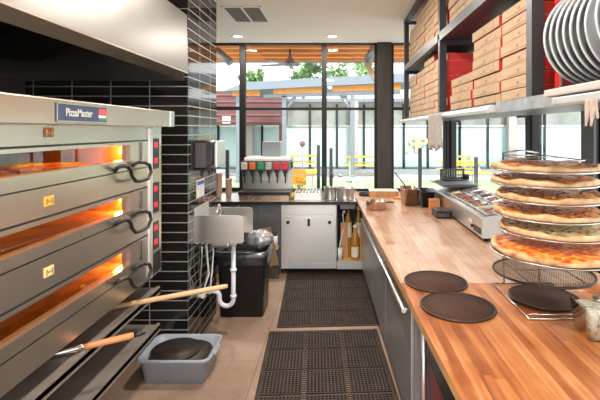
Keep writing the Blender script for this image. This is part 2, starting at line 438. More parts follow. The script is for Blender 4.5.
struct(MB().box(XR-.005, XR+.09, 3.59, 3.65, .86, 2.30).build('trim_4', 'blackframe'))
struct(MB().box(XR, XR+.12, -1.5, YB-.02, 2.30, 3.0).build('trim_5', 'wallpaint'))

# recessed lights
cans = [(-1.30, 5.70, 'small round recessed downlight in ceiling left of the air vent'), (-.06, 5.70, 'small round recessed downlight in ceiling above the middle window'),
        (-.20, 3.6, 'unseen fill downlight added over the rubber mats'), (-.20, 1.7, 'unseen fill downlight added over the near end of the mats'), (-.20, -.2, 'unseen fill downlight added at the near end of the aisle')]  # last three are out of view, added as fill for the interior
for i, (x, y, lb) in enumerate(cans):
    t = thing('recessed_light', lb, 'ceiling light', (x, y, 3.0), group='recessed ceiling downlights')
    MB().lathe((0, 0, 0), [(.085, 0), (.085, -.006), (.06, -.008), (.06, 0)], 28).build('trim_ring', 'white', t)
    MB().lathe((0, 0, -.002), [(.06, 0), (0, 0)], 24).build('lamp_lens', 'canglow', t)
    area('downlight_lamp', (x, y, 2.985), .16, (18, 18, 26, 26, 34)[i])

# air vent
t = thing('ceiling_vent', 'square return air vent with two dark grilles in white frame', 'air vent', (-.955, 4.62, 3.0))
m = MB()
for x0, x1 in ((-.20, -.178), (-.011, .011), (.178, .20)): m.box(x0, x1, -.31, .31, -.012, 0)
for y0, y1 in ((-.31, -.288), (.288, .31)): m.box(-.20, .20, y0, y1, -.0125, 0)
m.build('vent_frame', 'white', t)
for s in (-1, 1):
    m = MB(); m.box(min(.011*s, .178*s), max(.011*s, .178*s), -.288, .288, -.003, 0)
    for k in range(22): m.box(min(.011*s, .178*s), max(.011*s, .178*s), -.28+k*.026, -.28+k*.026+.012, -.010, -.003)
    m.build('grille', mat('grille_brown', (.20, .155, .135), .5), t)

# ------------------------------------------------------------------ deck oven
XO = -1.20
ov = thing('deck_oven', 'large stainless three deck pizza oven with glowing glass doors', 'oven', (0, 0, 0))
oy0, oy1, dy0, dy1 = .72, 2.97, 1.02, 2.755
m = MB()
m.box(-2.32, XO, dy1, oy1, .815, 1.79)                       # right control column
m.box(-2.32, XO, oy0, dy0, .815, 1.79)
for z0, z1 in ((1.706, 1.79), (1.412, 1.535), (1.108, 1.252), (.815, .930)): m.box(-2.32, XO, dy0, dy1, z0, z1)
m.box(-2.32, -2.25, dy0, dy1, .93, 1.706)
m.build('oven_body', 'steel_warm', ov)
MB().box(-2.32, -1.12, oy0-.05, oy1, 1.79, 1.897, bev=.006).build('top_canopy', 'steel_warm', ov)
MB().box(-1.135, -1.112, oy1-.055, oy1+.012, 1.79, 1.897, bev=.008).build('canopy_end_cap', 'steel', ov)
# name plate
yA, yB = F*1.12/(CX-55.5), F*1.12/(CX-105.5)
zc = 1.842; hh = .038
pl = MB().box(-1.12, -1.114, yA, yB, zc-hh, zc+hh, bev=.002).build('name_plate', 'navy', ov)
m = MB()
for a in ((yA, yB, zc-hh, zc-hh+.004), (yA, yB, zc+hh-.004, zc+hh), (yA, yA+.004, zc-hh, zc+hh), (yB-.004, yB, zc-hh, zc+hh)): m.box(-1.1145, -1.1125, *a)
m.build('plate_border', 'steel', pl)
wR = (yB-yA)*.17
m = MB(); m.box(-1.114, -1.1125, yB-.008-wR, yB-.008, zc-.002, zc+.027)
m.build('red_block', mat('plate_red', (.55, .06, .08), .4), pl)
MB().box(-1.114, -1.1125, yB-.008-wR, yB-.008, zc-.015, zc-.004).build('white_block', 'white', pl)
MB().box(-1.114, -1.1125, yB-.008-wR, yB-.008, zc-.028, zc-.017).build('green_block', mat('plate_green', (.05, .18, .12), .4), pl)
text_mesh('lettering', 'PizzaMaster', .046, 'plate_text', pl, (-1.1125, (yA+yB-wR)/2 - .004, zc), (PI/2, 0, PI/2), .0006, font_scale=.86)

decks = [(1.540, 1.700, 1.597, 1.684, 'upper'), (1.257, 1.407, 1.305, 1.388, 'middle'), (.935, 1.103, .990, 1.086, 'bottom')]
wy0, wy1 = 1.10, 2.515
for di, (z0, z1, w0, w1, nm) in enumerate(decks):
    d = MB(); xd0, xd1 = XO-.045, XO+.004
    d.box(xd0, xd1, dy0+.004, wy0, z0, z1); d.box(xd0, xd1, wy1, dy1-.004, z0, z1)
    d.box(xd0, xd1, wy0, wy1, z0, w0); d.box(xd0, xd1, wy0, wy1, w1, z1)
    door = d.build('oven_door', 'steel_warm', ov)
    MB().box(XO-.026, XO-.020, wy0-.003, wy1+.003, w0-.003, w1+.003).build('glass', 'ovenglass', door)
    # black gasket gap above and below the door
    g = MB(); g.box(XO-.03, XO+.001, dy0, dy1, z1, z1+.009); g.box(XO-.03, XO+.001, dy0, dy1, z0-.007, z0); g.build('gasket', 'black', door)
    MB().box(xd1-.004, xd1+.008, dy1-.115, dy1-.10, w0-.012, w1+.012, bev=.003).build('hinge_strip', 'steel_dark', door)
    for side in (1, -1):
        ref = [(115.5, 171), (117, 168), (121, 166.2), (127, 166.2), (130.5, 170), (132, 176), (135.5, 181), (141, 181), (148, 179), (151, 172), (149.5, 165), (144, 162.2), (137, 162.5), (132, 166)]
        pts = []
        for q, (pu, pv) in enumerate(ref):
            xo = XO + (.006, .03, .05, .055, .055, .055, .055, .055, .055, .055, .052, .045, .03, .004)[q]
            yy = F*-xo/(CX-pu); zz = H-(pv-CY)*yy/F + (w0-1.597)
            if side < 0: yy = dy0+dy1-yy
            pts.append((xo, yy, zz))
        MB().tube(pts, .0105, 10).build('door_handle', 'black' if side > 0 else 'steel_dark', door)
    # chamber
    ch = MB()
    cx0, cx1, cy0, cy1, cz0, cz1 = -2.24, XO-.05, dy0+.02, dy1-.06, z0+.015, z1-.005
    ch.box(cx0, cx1, cy0, cy1, cz0-.012, cz0); ch.box(cx0, cx1, cy0, cy1, cz1, cz1+.008)
    ch.box(cx0-.01, cx0, cy0, cy1, cz0, cz1); ch.box(cx0, cx1, cy0-.01, cy0, cz0, cz1); ch.box(cx0, cx1, cy1, cy1+.01, cz0, cz1)
    cb = ch.build('baking_chamber', 'brick', ov)
    MB().box(cx1-.10, cx1-.02, cy1-.012, cy1-.001, cz1-.075, cz1-.03, bev=.008).build('oven_lamp', 'lampglow', ov)
    l = bpy.data.lights.new('oven_lamp_light', 'POINT'); l.energy = (7, 7, 6)[di]; l.color = (1, .50, .12); l.shadow_soft_size = .03
    lo = bpy.data.objects.new('oven_lamp_light', l); C.objects.link(lo); lo.location = (cx1-.06, cy1-.06, cz1-.05)
    l = bpy.data.lights.new('oven_element_light', 'AREA'); l.shape = 'RECTANGLE'; l.size = .8; l.size_y = 1.2; l.energy = (2.4, 1.5, 1.1)[di]; l.color = (1, .50, .10)
    lo = bpy.data.objects.new('oven_element_light', l); C.objects.link(lo); lo.location = (-1.7, (cy0+cy1)/2, cz1-.004)
    # badge on the fascia
    bz, bm_ = ((1.760, 'badge_brown'), (1.475, 'badge_gold'), (1.182, 'badge_cream'))[di]
    by = F*1.2/(CX-48.5)
    b = MB().box(XO, XO+.004, by-.030, by+.030, bz-.020, bz+.020, bev=.003).build('badge', bm_, ov)
    mm = MB(); zz = [(-.018, -.013), (-.018, .012), (-.006, -.004), (0, .002), (.006, -.004), (.018, .012), (.018, -.013)]
    mm.tube([(XO+.005, by+a, bz+c) for a, c in zz], .0022, 6); mm.build('emblem', ('badge_cream', 'badge_brown', 'badge_brown')[di], b)
    # control panel
    pz0, pz1 = ((1.515, 1.715), (1.225, 1.425), (.985, 1.165))[di]
    cp = MB().box(XO, XO+.004, 2.835, 2.925, pz0, pz1, bev=.002).build('control_panel', 'black', ov)
    for k, f in enumerate((.80, .28)):
        zc_ = pz0+(pz1-pz0)*f
        MB().box(XO+.004, XO+.0055, 2.845, 2.898, zc_-.020, zc_+.016).build('red_display', 'led', cp)
    m = MB()
    for k in range(4): m.cyl((XO+.004, 2.910, pz0+.03+k*.045), (XO+.007, 2.910, pz0+.03+k*.045), .006, n=10)
    m.build('button', 'steel_dark', cp)
MB().box(XO-.002, XO+.012, dy1, dy1+.055, .82, 1.786, bev=.01).build('corner_trim', 'steel_pale', ov)
MB().box(XO, XO+.003, 2.825, 2.955, .83, .965, bev=.002).build('service_panel', 'steel_dark', ov)

# pizza baking in the top deck
t = thing('baking_pizza', 'pizza baking behind the upper oven door near the lamp', 'pizza', (-1.52, 2.36, 1.556))
MB().lathe((0, 0, 0), [(0, 0), (.19, 0), (.205, .008), (.20, .022), (.185, .026), (.175, .016)], 36).build('crust', 'crust', t)
MB().lathe((0, 0, 0), [(.178, .016), (.1, .02), (0, .02)], 36).build('cheese_topping', 'cheese_orange', t)

# stand with two shelves
st = thing('oven_stand', 'steel stand with open shelves below the deck oven', 'oven stand', (0, 0, 0))
m = MB(); m.box(-2.3, XO, oy0, 2.95, .675, .70); m.box(XO-.02, XO, oy0, 2.95, .66, .712); m.build('shelf', 'shelf_steel', st)
m = MB(); m.box(-2.3, XO, oy0, 2.95, .425, .45); m.box(XO-.02, XO, oy0, 2.95, .41, .462); m.build('shelf', 'shelf_steel', st)
for x in (-2.28, -1.75):
    for y in (oy0+.05, 2.86):
        m = MB().box(x-.02, x+.02, y-.02, y+.02, .09, .815); lg = m.build('leg', 'steel_dark', st)
        MB().cyl((x-.015, y, .045), (x+.015, y, .045), .045, n=18).box(x-.022, x+.022, y-.012, y+.012, .045, .095).build('caster', 'black', lg)

# peel lying on the upper shelf
def stick(name, label, cat, p0, p1, r0, r1, parts):
    p0, p1 = Vector(p0), Vector(p1); t = thing(name, label, cat, p0); return t, p1-p0
pz = .716
p_in, p_out = Vector((-1.66, 2.40, pz)), Vector((-.735, 2.915, pz+.008))
t = thing('pizza_peel', 'long pale wooden peel handle sticking out from the oven shelf', 'peel', p_in)
dv = p_out-p_in
MB().tube([dv*.12, dv*.98, dv], [.0155, .0155, .012], 12).build('handle', 'handle_wood', t)
u = dv.normalized(); n = Vector((-u.y, u.x, 0))
m = MB(); q = [u*.14+n*.03, u*.14-n*.03, -u*.02-n*.15, -u*.34-n*.15, -u*.34+n*.15, -u*.02+n*.15]
m.prism([(v.x, v.y) for v in q], -.0155, -.012); m.build('blade', 'steel', t)
p_in, p_out = Vector((-1.44, 1.985, .7135)), Vector((-1.0, 2.21, .735))
t = thing('oven_brush', 'short orange wooden tool handle with metal ferrule on oven shelf', 'brush', p_in)
dv = p_out-p_in
MB().tube([dv*.50, dv*.55, dv*.9, dv*.94], [.013, .015, .016, .014], 12).build('handle', 'orange_wood', t)
MB().tube([dv*.12, dv*.30, dv*.5], [.006, .016, .0155], 12).build('ferrule', 'chrome', t)
MB().tube([dv*.94, dv*1.0, dv*1.05], [.0135, .012, .005], 10).build('end_tip', 'black', t)
MB().tube([dv*0, dv*.12], [.0115, .007], 8).build('shaft', 'steel_dark', t)

# exhaust hood
hd = thing('exhaust_hood', 'big stainless exhaust hood hanging over the pizza oven', 'extractor hood', (0, 0, 0))
hx, hy0, hy1 = -1.17, .55, 3.415
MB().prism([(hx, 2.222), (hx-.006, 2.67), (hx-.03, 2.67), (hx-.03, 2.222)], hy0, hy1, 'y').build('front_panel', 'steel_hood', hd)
MB().prism([(hx, 2.212), (hx-.095, 2.180), (hx-.095, 2.190), (hx, 2.222)], hy0, hy1, 'y').build('drip_gutter', 'steel_warm', hd)  # warm steel tint stands in for the oven top's brown reflection
MB().box(-2.44, hx-.03, hy1-.02, hy1, 2.155, 2.67).build('end_panel', 'steel_dark', hd)
MB().box(-2.44, hx-.03, hy0, hy0+.02, 2.155, 2.67).build('end_panel', 'steel_dark', hd)
MB().box(-2.44, hx-.03, hy0+.02, hy1-.02, 2.64, 2.67).build('top_panel', 'steel_dark', hd)
MB().box(-2.44, -2.42, hy0+.02, hy1-.02, 2.155, 2.64).build('back_panel', 'steel_dark', hd)
for k in range(5):
    y0 = hy0+.06+k*.56
    m = MB(); m.box(-2.38, -1.95, y0, y0+.52, 2.40, 2.43, rot=Matrix.Rotation(-.5, 3, 'Y'))
    m.build('baffle_filter', 'steel_dark', hd)

# ------------------------------------------------------------------ tub of screens
tb = thing('bus_tub', 'grey plastic tub of dark round screens on the floor', 'tub', (-1.14, 3.195, 0))
m = MB()
def rr(w, h, r, n=5):
    out = []
    for cx_, cy_, a in ((w-r, h-r, 0), (-w+r, h-r, PI/2), (-w+r, -h+r, PI), (w-r, -h+r, 1.5*PI)):
        for i in range(n+1): out.append((cx_+r*math.cos(a+i*PI/2/n), cy_+r*math.sin(a+i*PI/2/n)))
    return out
def loft(m, secs, mi=0, cap0=True, cap1=True, smooth=True):
    rings = [[m.bm.verts.new((x, y, z)) for x, y in pts] for pts, z in secs]
    for A, B in zip(rings, rings[1:]):
        for k in range(len(A)): m._f([A[k], A[(k+1) % len(A)], B[(k+1) % len(A)], B[k]], mi, smooth)
    if cap0: m._f(rings[0][::-1], mi)
    if cap1: m._f(rings[-1], mi)
    return m
loft(m, [(rr(.215, .165, .05), 0), (rr(.238, .185, .05), .155), (rr(.255, .198, .05), .16), (rr(.258, .201, .05), .178), (rr(.250, .195, .05), .182), (rr(.232, .180, .05), .176), (rr(.210, .160, .05), .008)])
m.build('tub_body', 'tub', tb)
for s in (-1, 1): MB().box(s*.258-.012, s*.258+.012, -.07, .07, .150, .168, bev=.006).build('grip', 'tub', tb)
def screen_mesh(R, solid=True, rim=.006):
    """round pan screen: rim ring and expanded-metal centre"""
    m = MB(); m.tube([(R*math.cos(a*2*PI/48), R*math.sin(a*2*PI/48), rim) for a in range(48)], rim, 8, True)
    c = MB()
    if solid:
        c.lathe((0, 0, 0), [(R-.002, .003), (R-.002, .007), (0, .0075)], 48)
    else:
        n = int(2*R/.014)
        for k in range(1, n):
            x = -R+2*R*k/n; h = math.sqrt(max(0, R*R-x*x))
            c.box(x-.0012, x+.0012, -h, h, .004, .0055); c.box(-h, h, x-.0012, x+.0012, .0055, .007)
    return m, c
zs = .012
NS = 11
for k in range(NS):
    a, b = screen_mesh(.157+.0014*k, True, .0050)
    t = thing('pizza_screen', '%s round dark screen stacked flat in the grey tub' % (['lowest', 'second lowest', 'third lowest', 'fourth lowest', 'fifth lowest', 'middle', 'fifth from top', 'fourth from top', 'third from top', 'second from top', 'topmost'][k]), 'pizza screen',
              (-1.14+(.045 if k % 2 else -.042)+random.uniform(-.006, .006), 3.19+random.uniform(-.002, .002), zs+.0005), random.random()*6, 'screens stacked in the tub')
    a.build('rim', 'char', t); b.build('mesh_disc', 'char', t); zs += .0145 if k < NS else 0

# ------------------------------------------------------------------ hand sink, bin, dispenser at the tiled pier
XP = -1.17
sk = thing('hand_sink', 'wall mounted stainless hand sink with high side splash', 'sink', (XP, 3.56, 0))
sx1, sd = .405, .40      # width, depth along the wall
zt_, zb_ = .985, .842; zs_ = 1.068; sw_ = .33
m = MB()
m.box(0, sw_, .012, .024, zb_, zt_); m.box(0, sw_, sd-.024, sd-.012, zb_, zt_)
m.box(sw_-.012, sw_, .024, sd-.024, zb_, zt_); m.box(0, .012, .024, sd-.024, zb_, zt_); m.box(.012, sw_-.012, .024, sd-.024, zb_, zb_+.012)
m.build('basin', 'steel', sk)
for ya in (0, sd-.012):
    m = MB(); m.prism([(0, zb_), (sx1-.012, zb_), (sx1, zb_+.012), (sx1, zs_-.035), (sx1-.010, zs_-.010), (sx1-.035, zs_), (0, zs_)], ya, ya+.012, 'y')
    m.build('side_splash', 'steel', sk)
MB().box(0, .008, .012, sd-.012, zb_, zs_+.06).build('splash_back', 'steel_pale', sk)
MB().box(.10, .27, .08, .32, zb_-.06, zb_, bev=.02).build('sink_bottom', 'steel', sk)
fx = .135; zt_ = 1.0
pts = [(fx, .30, zt_-.02), (fx, .30, zt_+.06)] + arc((fx, .245, zt_+.06), .055, 0, PI, 10, 'yz') + [(fx, .19, zt_+.02)]
f_ = MB().tube(pts, .010, 10).cyl((fx, .30, zb_+.01), (fx, .30, zt_-.01), .016, n=14).build('faucet', 'chrome', sk)
for s in (-1, 1): MB().cyl((fx+s*.06, .30, zb_+.012), (fx+s*.06, .30, zt_-.01), .012, n=12).box(fx+s*.06-.006, fx+s*.06+.006, .24, .32, zt_-.012, zt_, bev=.003).build('tap_handle', 'chrome', f_)
# white trap
px_ = .275
ty = .20
TD = .165
trap = [(px_, ty, zb_-.05), (px_, ty, .50-TD)] + arc((px_-.06, ty, .475-TD), .06, 0, -PI, 12, 'xz') + arc((px_-.16, ty, .50-TD), .04, 0, PI/2, 5, 'xz') + [(px_-.20, ty, .545-TD), (0.0, ty, .525-TD)]
m = MB().tube(trap, .019, 14)
for p, q in (((px_, ty, .57-.02), (px_, ty, .57)), ((px_, ty, .49-TD), (px_, ty, .51-TD)), ((px_-.195, ty, .545-TD), (px_-.215, ty, .545-TD)), ((px_, ty, zb_-.07), (px_, ty, zb_-.03))):
    m.cyl(p, q, .027, n=16)
m.build('drain_trap', 'pipe', sk)
for i, (xx, yy, c) in enumerate(((.03, .10, 'steel'), (.06, .14, 'white'), (.105, .17, 'white'), (.02, .24, 'steel'))):
    MB().tube([(xx, yy, zb_), (xx+.005, yy, .72), (xx+.022*(1 if i % 2 else -.3), yy, .55), (max(.015, xx-.02), yy, .42), (.002, yy, .385)], .0065, 8).build('supply_hose', c, sk)
for yy in (.10, .26): MB().cyl((.0, yy, .375), (.055, yy, .375), .015, n=12).box(.035, .06, yy-.025, yy+.025, .362, .388).build('stop_valve', 'white', sk)

# towel dispenser
td = thing('towel_dispenser', 'dark smoky paper towel dispenser on the black tiled pier', 'dispenser', (XP, 3.47, 1.45))
dm = mat('smoky_plastic', (.03, .028, .03), .16, spec=.7)
m = MB()
pts = [(0, 0), (.12, 0), (.165, .03), (.175, .09), (.175, .17), (.16, .222), (.12, .235), (0, .235)]
m.prism(pts, 0, .27, 'y')
bmesh.ops.bevel(m.bm, geom=[e for e in m.bm.edges if abs(e.verts[0].co.y-e.verts[1].co.y) < 1e-6], offset=.018, segments=3, affect='EDGES')
m.build('dispenser_cover', dm, td)
MB().prism([(0, -.006), (.125, -.006), (.125, 0), (0, 0)], .01, .26, 'y').build('base_tray', 'black', td)
MB().box(.176, .205, .03, .30, .015, .232, bev=.01).build('front_cover', 'steel', td)
MB().box(.04, .125, -.0015, 0.002, .02, .215, bev=.0005).build('end_panel', mat('smoke_panel', (.10, .095, .1), .2), td)
# notice
nt_ = thing('white_sheet', 'white notice with blue band on tiled pier over the sink', 'sheet', (XP, 3.72, 1.20))  # thin white rectangle with a blue band on the tiles
MB().box(0, .004, -.10, .10, 0, .15).build('card', 'paper', nt_)
MB().box(.004, .0052, -.09, .09, .105, .135).build('blue_band', 'blue', nt_)

# bin
bn = thing('waste_bin', 'tall black bin with plastic liner below the hand sink', 'bin', (-.905, 4.28, 0))
m = MB(); loft(m, [(rr(.205, .165, .03), 0), (rr(.225, .185, .035), .56), (rr(.238, .198, .035), .565), (rr(.238, .198, .035), .60), (rr(.220, .18, .035), .60), (rr(.20, .16, .03), .02)]); m.build('bin_body', 'bin', bn)
rng = random.Random(4)
m = MB(); secs = []
base = rr(.242, .202, .04, 8)
rings = []
for z, k in ((.50, 1.008), (.57, 1.03), (.618, 1.02), (.625, .95), (.58, .86), (.45, .8)):
    rings.append(([(x*k*(1+rng.uniform(-.012, .012)), y*k*(1+rng.uniform(-.012, .012))) for x, y in base], z))
loft(m, rings, 0, False, True); m.build('liner', mat('black_liner', (.015, .015, .017), .18, spec=.8), bn)
# bag of rubbish poking out of it: crumpled clear plastic
m = MB(); rng = random.Random(9)
m.blob((0, 0, .085), .12, 1.15, .85, .75, 3, jit=.22, rng=rng)
tag(m.build('plastic_bag', mat('crumpled_bag', (.42, .42, .43), .12, .35, .5, 22), loc=(-.76, 4.28, .618)), 'crumpled silvery plastic bag on top of the black bin', 'bag')

# ------------------------------------------------------------------ back counter
YC = 5.30
wt = thing('back_worktop', 'dark edged stainless worktop under the back windows', 'worktop', (0, 0, 0))
MB().box(-1.70, .235, YC-.02, 6.14, .872, .90, bev=.004).build('top', 'steel', wt)
MB().box(-1.70, .235, YC-.032, YC-.021, .862, .9005).build('front_edge', 'black', wt)
MB().box(-1.70, -.69, YC+.06, YC+.09, .0, .872).build('back_panel', mat('grey_panel', (.20, .20, .205), .35, .6, .08, 4), wt)
m = MB(); m.box(-1.22, -1.205, YC+.045, YC+.06, .3, .872); m.box(-.95, -.945, YC+.052, YC+.06, .2, .872); m.build('panel_trim', 'steel', wt)
# pale cabinet
x0, x1 = (281-CX)*YC/F, (336.5-CX)*YC/F
cb = thing('base_cabinet', 'pale steel cabinet with single door under back worktop', 'cabinet', (x0, YC, 0))
W = x1-x0
MB().box(0, W, .02, .72, .075, .872).build('cabinet_body', 'steel_pale', cb)
MB().box(.02, W-.02, .16, .7, 0, .075).build('plinth', 'black', cb)
MB().box(.004, W-.004, 0, .02, .735, .862, bev=.003).build('drawer_front', 'steel_pale', cb)
dr = MB().box(.004, W-.004, 0, .02, .155, .727, bev=.003).build('door', 'steel_pale', cb)
MB().box(.004, W-.004, .004, .02, .08, .147, bev=.002).build('bottom_rail', 'steel_pale', cb)
for xx in (.085, W-.085): MB().cyl((xx, -.012, .645), (xx, 0, .645), .021, n=18).build('lock_knob', 'black', dr)
pt = MB().box(W/2-.05, W/2+.05, -.003, 0, .585, .70, bev=.002).build('latch_plate', 'alu', dr)
MB().box(W/2-.016, W/2+.016, -.018, -.003, .60, .69, bev=.008).build('latch', 'black', pt)
# open niche right of the cabinet
nx0, nx1 = x1+.005, .335
ni = thing('shelf_unit', 'low open shelf with plywood base between cabinet and counter', 'shelf', (0, 0, 0))
MB().box(nx0, nx1, YC+.02, 5.80, .145, .165).build('shelf_board', 'plywood', ni)
MB().box(nx0, nx1, YC, YC+.02, .075, .166).build('front_rail', 'steel_pale', ni)
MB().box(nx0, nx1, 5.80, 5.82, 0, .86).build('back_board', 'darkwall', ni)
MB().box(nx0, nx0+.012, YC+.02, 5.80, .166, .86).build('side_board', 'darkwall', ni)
MB().box(nx0+.02, nx1, YC+.16, 5.78, .0, .07).build('plinth', 'black', ni)
zsh = .165
def bottle(label, x, y, hgt, r, lab):
    t = thing('oil_bottle', label, 'bottle', (x, y, zsh), group='bottles in the open niche')
    MB().lathe((0, 0, 0), [(0, 0), (r, 0), (r*1.02, .01), (r*1.02, hgt*.62), (r*.85, hgt*.72), (r*.45, hgt*.82), (r*.42, hgt*.95), (0, hgt*.95)], 20).build('glass_body', 'amber', t)
    MB().lathe((0, 0, 0), [(r*.48, hgt*.93), (r*.48, hgt), (0, hgt)], 14).build('cap', 'cream', t)
    MB().lathe((0, 0, 0), [(r*1.035, hgt*lab), (r*1.035, hgt*(lab+.30))], 20).build('paper_label', 'cream', t)
bottle('amber oil bottle with low cream label in the niche', .225, 5.42, .42, .048, .08)
bottle('tall amber bottle with cream label high up, back of niche', .14, 5.55, .64, .05, .38)
bottle('amber bottle beside the counter at the back right of niche', .275, 5.60, .62, .045, .38)
for i, (a, b_, y, hgt, lb) in enumerate(((.045, .135, 5.46, .44, 'wide brown wooden board standing upright in the niche'), (.285, .335, 5.44, .40, 'narrow brown board standing against the counter side in niche'))):
    tag(MB().box(a, b_, y, y+.022, zsh, zsh+hgt, bev=.004).build('wooden_board', 'edge_wood', origin=(a, y, zsh)), lb, 'board')
c = thing('paper_cup', 'white cup standing at the front left of the niche', 'cup', (.03, 5.36, zsh))
MB().lathe((0, 0, 0), [(0, 0), (.033, 0), (.042, .145), (.039, .145), (.03, .01), (0, .008)], 20).build('cup_body', 'white', c)
MB().lathe((0, 0, 0), [(.044, .143), (.045, .152), (0, .152)], 20).build('lid', 'paper', c)
tag(MB().tube([(.055, 5.42, .17), (.03, 5.44, .30), (.055, 5.46, .42), (.085, 5.47, .56), (.075, 5.5, .70), (.06, 5.55, .79)], .009, 8).build('white_hose', 'pipe'), 'white hose curving up at the left of the niche', 'hose')
t = thing('under_counter_pump', 'dark steel pump box hanging under worktop inside the niche', 'pump', (.12, 5.6, .70))
MB().box(-.09, .12, -.1, .1, .06, .16, bev=.01).build('housing', 'steel_dark', t)
MB().cyl((-.03, -.05, .0), (-.03, -.05, .06), .05, n=18).build('motor', 'steel', t)
# clutter between bin and cabinet
t = thing('step_crate', 'dark crate between the black bin and pale cabinet', 'crate', (-.80, 5.24, 0))
m = MB(); m.box(-.10, .10, -.06, .06, 0, .14); m.build('crate_body', 'steel_dark', t)
tag(MB().box(-.88, -.74, 5.19, 5.205, .14, .60, rot=Matrix.Rotation(-.22, 3, 'Y')).build('wooden_board', mat('old_board', (.30, .20, .11), .6), origin=(-.8, 5.2, .14)), 'tan board leaning between the bin and pale cabinet', 'board')
t = thing('soap_jar', 'small white labelled jar beside the pale cabinet', 'jar', (-.755, 5.275, .36))
MB().cyl((0, 0, 0), (0, 0, .13), .035, n=16).build('jar_body', 'paper', t); MB().cyl((0, 0, .13), (0, 0, .16), .028, n=16).build('lid', 'black', t)
tag(MB().box(-.80, -.71, 5.215, 5.335, .33, .36).build('wall_ledge', 'plywood', origin=(-.75, 5.27, .33)), 'small wooden ledge carrying a white jar by pale cabinet', 'ledge')

# ------------------------------------------------------------------ things on the back worktop
ZW = .9005
sd_ = thing('soda_dispenser', 'steel fountain drink dispenser with six coloured valves', 'drink dispenser', (-.905, 5.62, ZW))
MB().box(-.31, .31, -.02, .22, .10, .46, bev=.006).build('tower', 'steel', sd_)
MB().box(-.31, .31, -.16, .22, .355, .475, bev=.008).build('valve_bar', 'steel_dark', sd_)
MB().box(-.27, .30, -.14, .20, .475, .525, bev=.02).build('ice_lid', 'white', sd_)
MB().box(-.06, .18, -.02, .20, .525, .72, bev=.008).build('ice_hopper', mat('hopper_grey', (.26, .28, .31), .4), sd_)
MB().box(-.32, .32, -.24, .22, .06, .10, bev=.005).build('drip_tray', 'black', sd_)
MB().box(-.31, .31, -.22, .21, 0, .06, bev=.004).build('base', 'copper', sd_)
vcol = [('white', (.6, .5, .48)), ('orange', (.72, .16, .04)), ('green', (.03, .30, .14)), ('silver', (.45, .45, .42)), ('red', (.62, .03, .04)), ('crimson', (.68, .02, .06))]
for i, (nm, c) in enumerate(vcol):
    xx = -.255+i*.102
    v = MB().box(xx-.038, xx+.038, -.20, -.165, .375, .465, bev=.010).build('valve', mat('valve_'+nm, c, .35), sd_)
    v['label'] = nm + ' drink valve'
    MB().box(xx-.03, xx+.03, -.198, -.16, .335, .375, bev=.006).cyl((xx, -.18, .29), (xx, -.18, .34), .014, .02, n=10).build('nozzle', 'black', v)
    MB().box(xx-.008, xx+.008, -.150, -.143, .20, .34, bev=.003).build('lever', 'black', v)
MB().box(-.06, .07, -.024, -.02, .22, .30).build('sticker', 'white', sd_)
t = thing('condiment_cup', 'small amber jar beside the soda dispenser', 'jar', (-.56, 5.50, ZW), group='jars by the soda dispenser')
MB().cyl((0, 0, 0), (0, 0, .10), .035, .042, n=18).build('jar_body', 'clear', t); MB().cyl((0, 0, .002), (0, 0, .07), .032, .037, n=18).build('contents', mat('yellow_sauce', (.75, .48, .08), .4), t)
t = thing('condiment_cup', 'larger clear jar between soda dispenser and ribbed steel tray', 'jar', (-.50, 5.66, ZW), group='jars by the soda dispenser')
MB().cyl((0, 0, 0), (0, 0, .15), .045, .05, n=18).build('jar_body', 'clear', t); MB().cyl((0, 0, .002), (0, 0, .06), .042, .044, n=18).build('contents', mat('brown_sauce', (.36, .20, .10), .4), t)
t = thing('flower_vase', 'jar of orange and yellow flowers behind the small jars', 'vase', (-.50, 5.86, ZW), group=None)
MB().cyl((0, 0, 0), (0, 0, .13), .04, .045, n=16).build('vase', 'clear', t)
m = MB(); rng = random.Random(3)
for k in range(14): m.blob((rng.uniform(-.08, .08), rng.uniform(-.05, .05), .17+rng.uniform(-.03, .08)), .022, jit=.3, rng=rng)
m.build('blooms', 'orange', t)
m = MB()
for k in range(6): m.tube([(rng.uniform(-.02, .02), 0, .02), (rng.uniform(-.06, .06), rng.uniform(-.04, .04), .18)], .004, 6)
m.build('stems', 'lawn', t)
# stacks of paper cups left of the dispenser
for i, (xx, yy, n, lb) in enumerate(((-1.50, 5.52, 9, 'taller stack of tan paper cups left of the soda dispenser'), (-1.40, 5.62, 6, 'shorter stack of tan paper cups left of the soda dispenser'))):
    t = thing('cup_stack', lb, 'cups', (xx, yy, ZW), group=None)
    for k in range(n): MB().lathe((0, 0, k*.028), [(0, .0), (.030, .0), (.042, .095), (.044, .098), (.039, .096), (.028, .006), (0, .006)], 20).build('paper_cup', 'cup_tan', t)
# ribbed steel tray
t = thing('steel_tray', 'rectangular steel tray with ribbed lid on the back worktop', 'tray', (-.365, 5.52, ZW))
m = MB(); m.box(-.17, .17, -.14, .18, 0, .085, bev=.008); m.build('pan', 'steel', t)
MB().box(-.15, .15, -.142, -.139, .015, .07).build('front_panel', 'steel_pale', t)
m = MB()
for k in range(8): m.box(-.165+k*.042, -.165+k*.042+.03, -.13, .17, .085, .105, rot=Matrix.Rotation(.0, 3, 'X'), bev=.006)
m.build('ribbed_lid', 'steel', t)
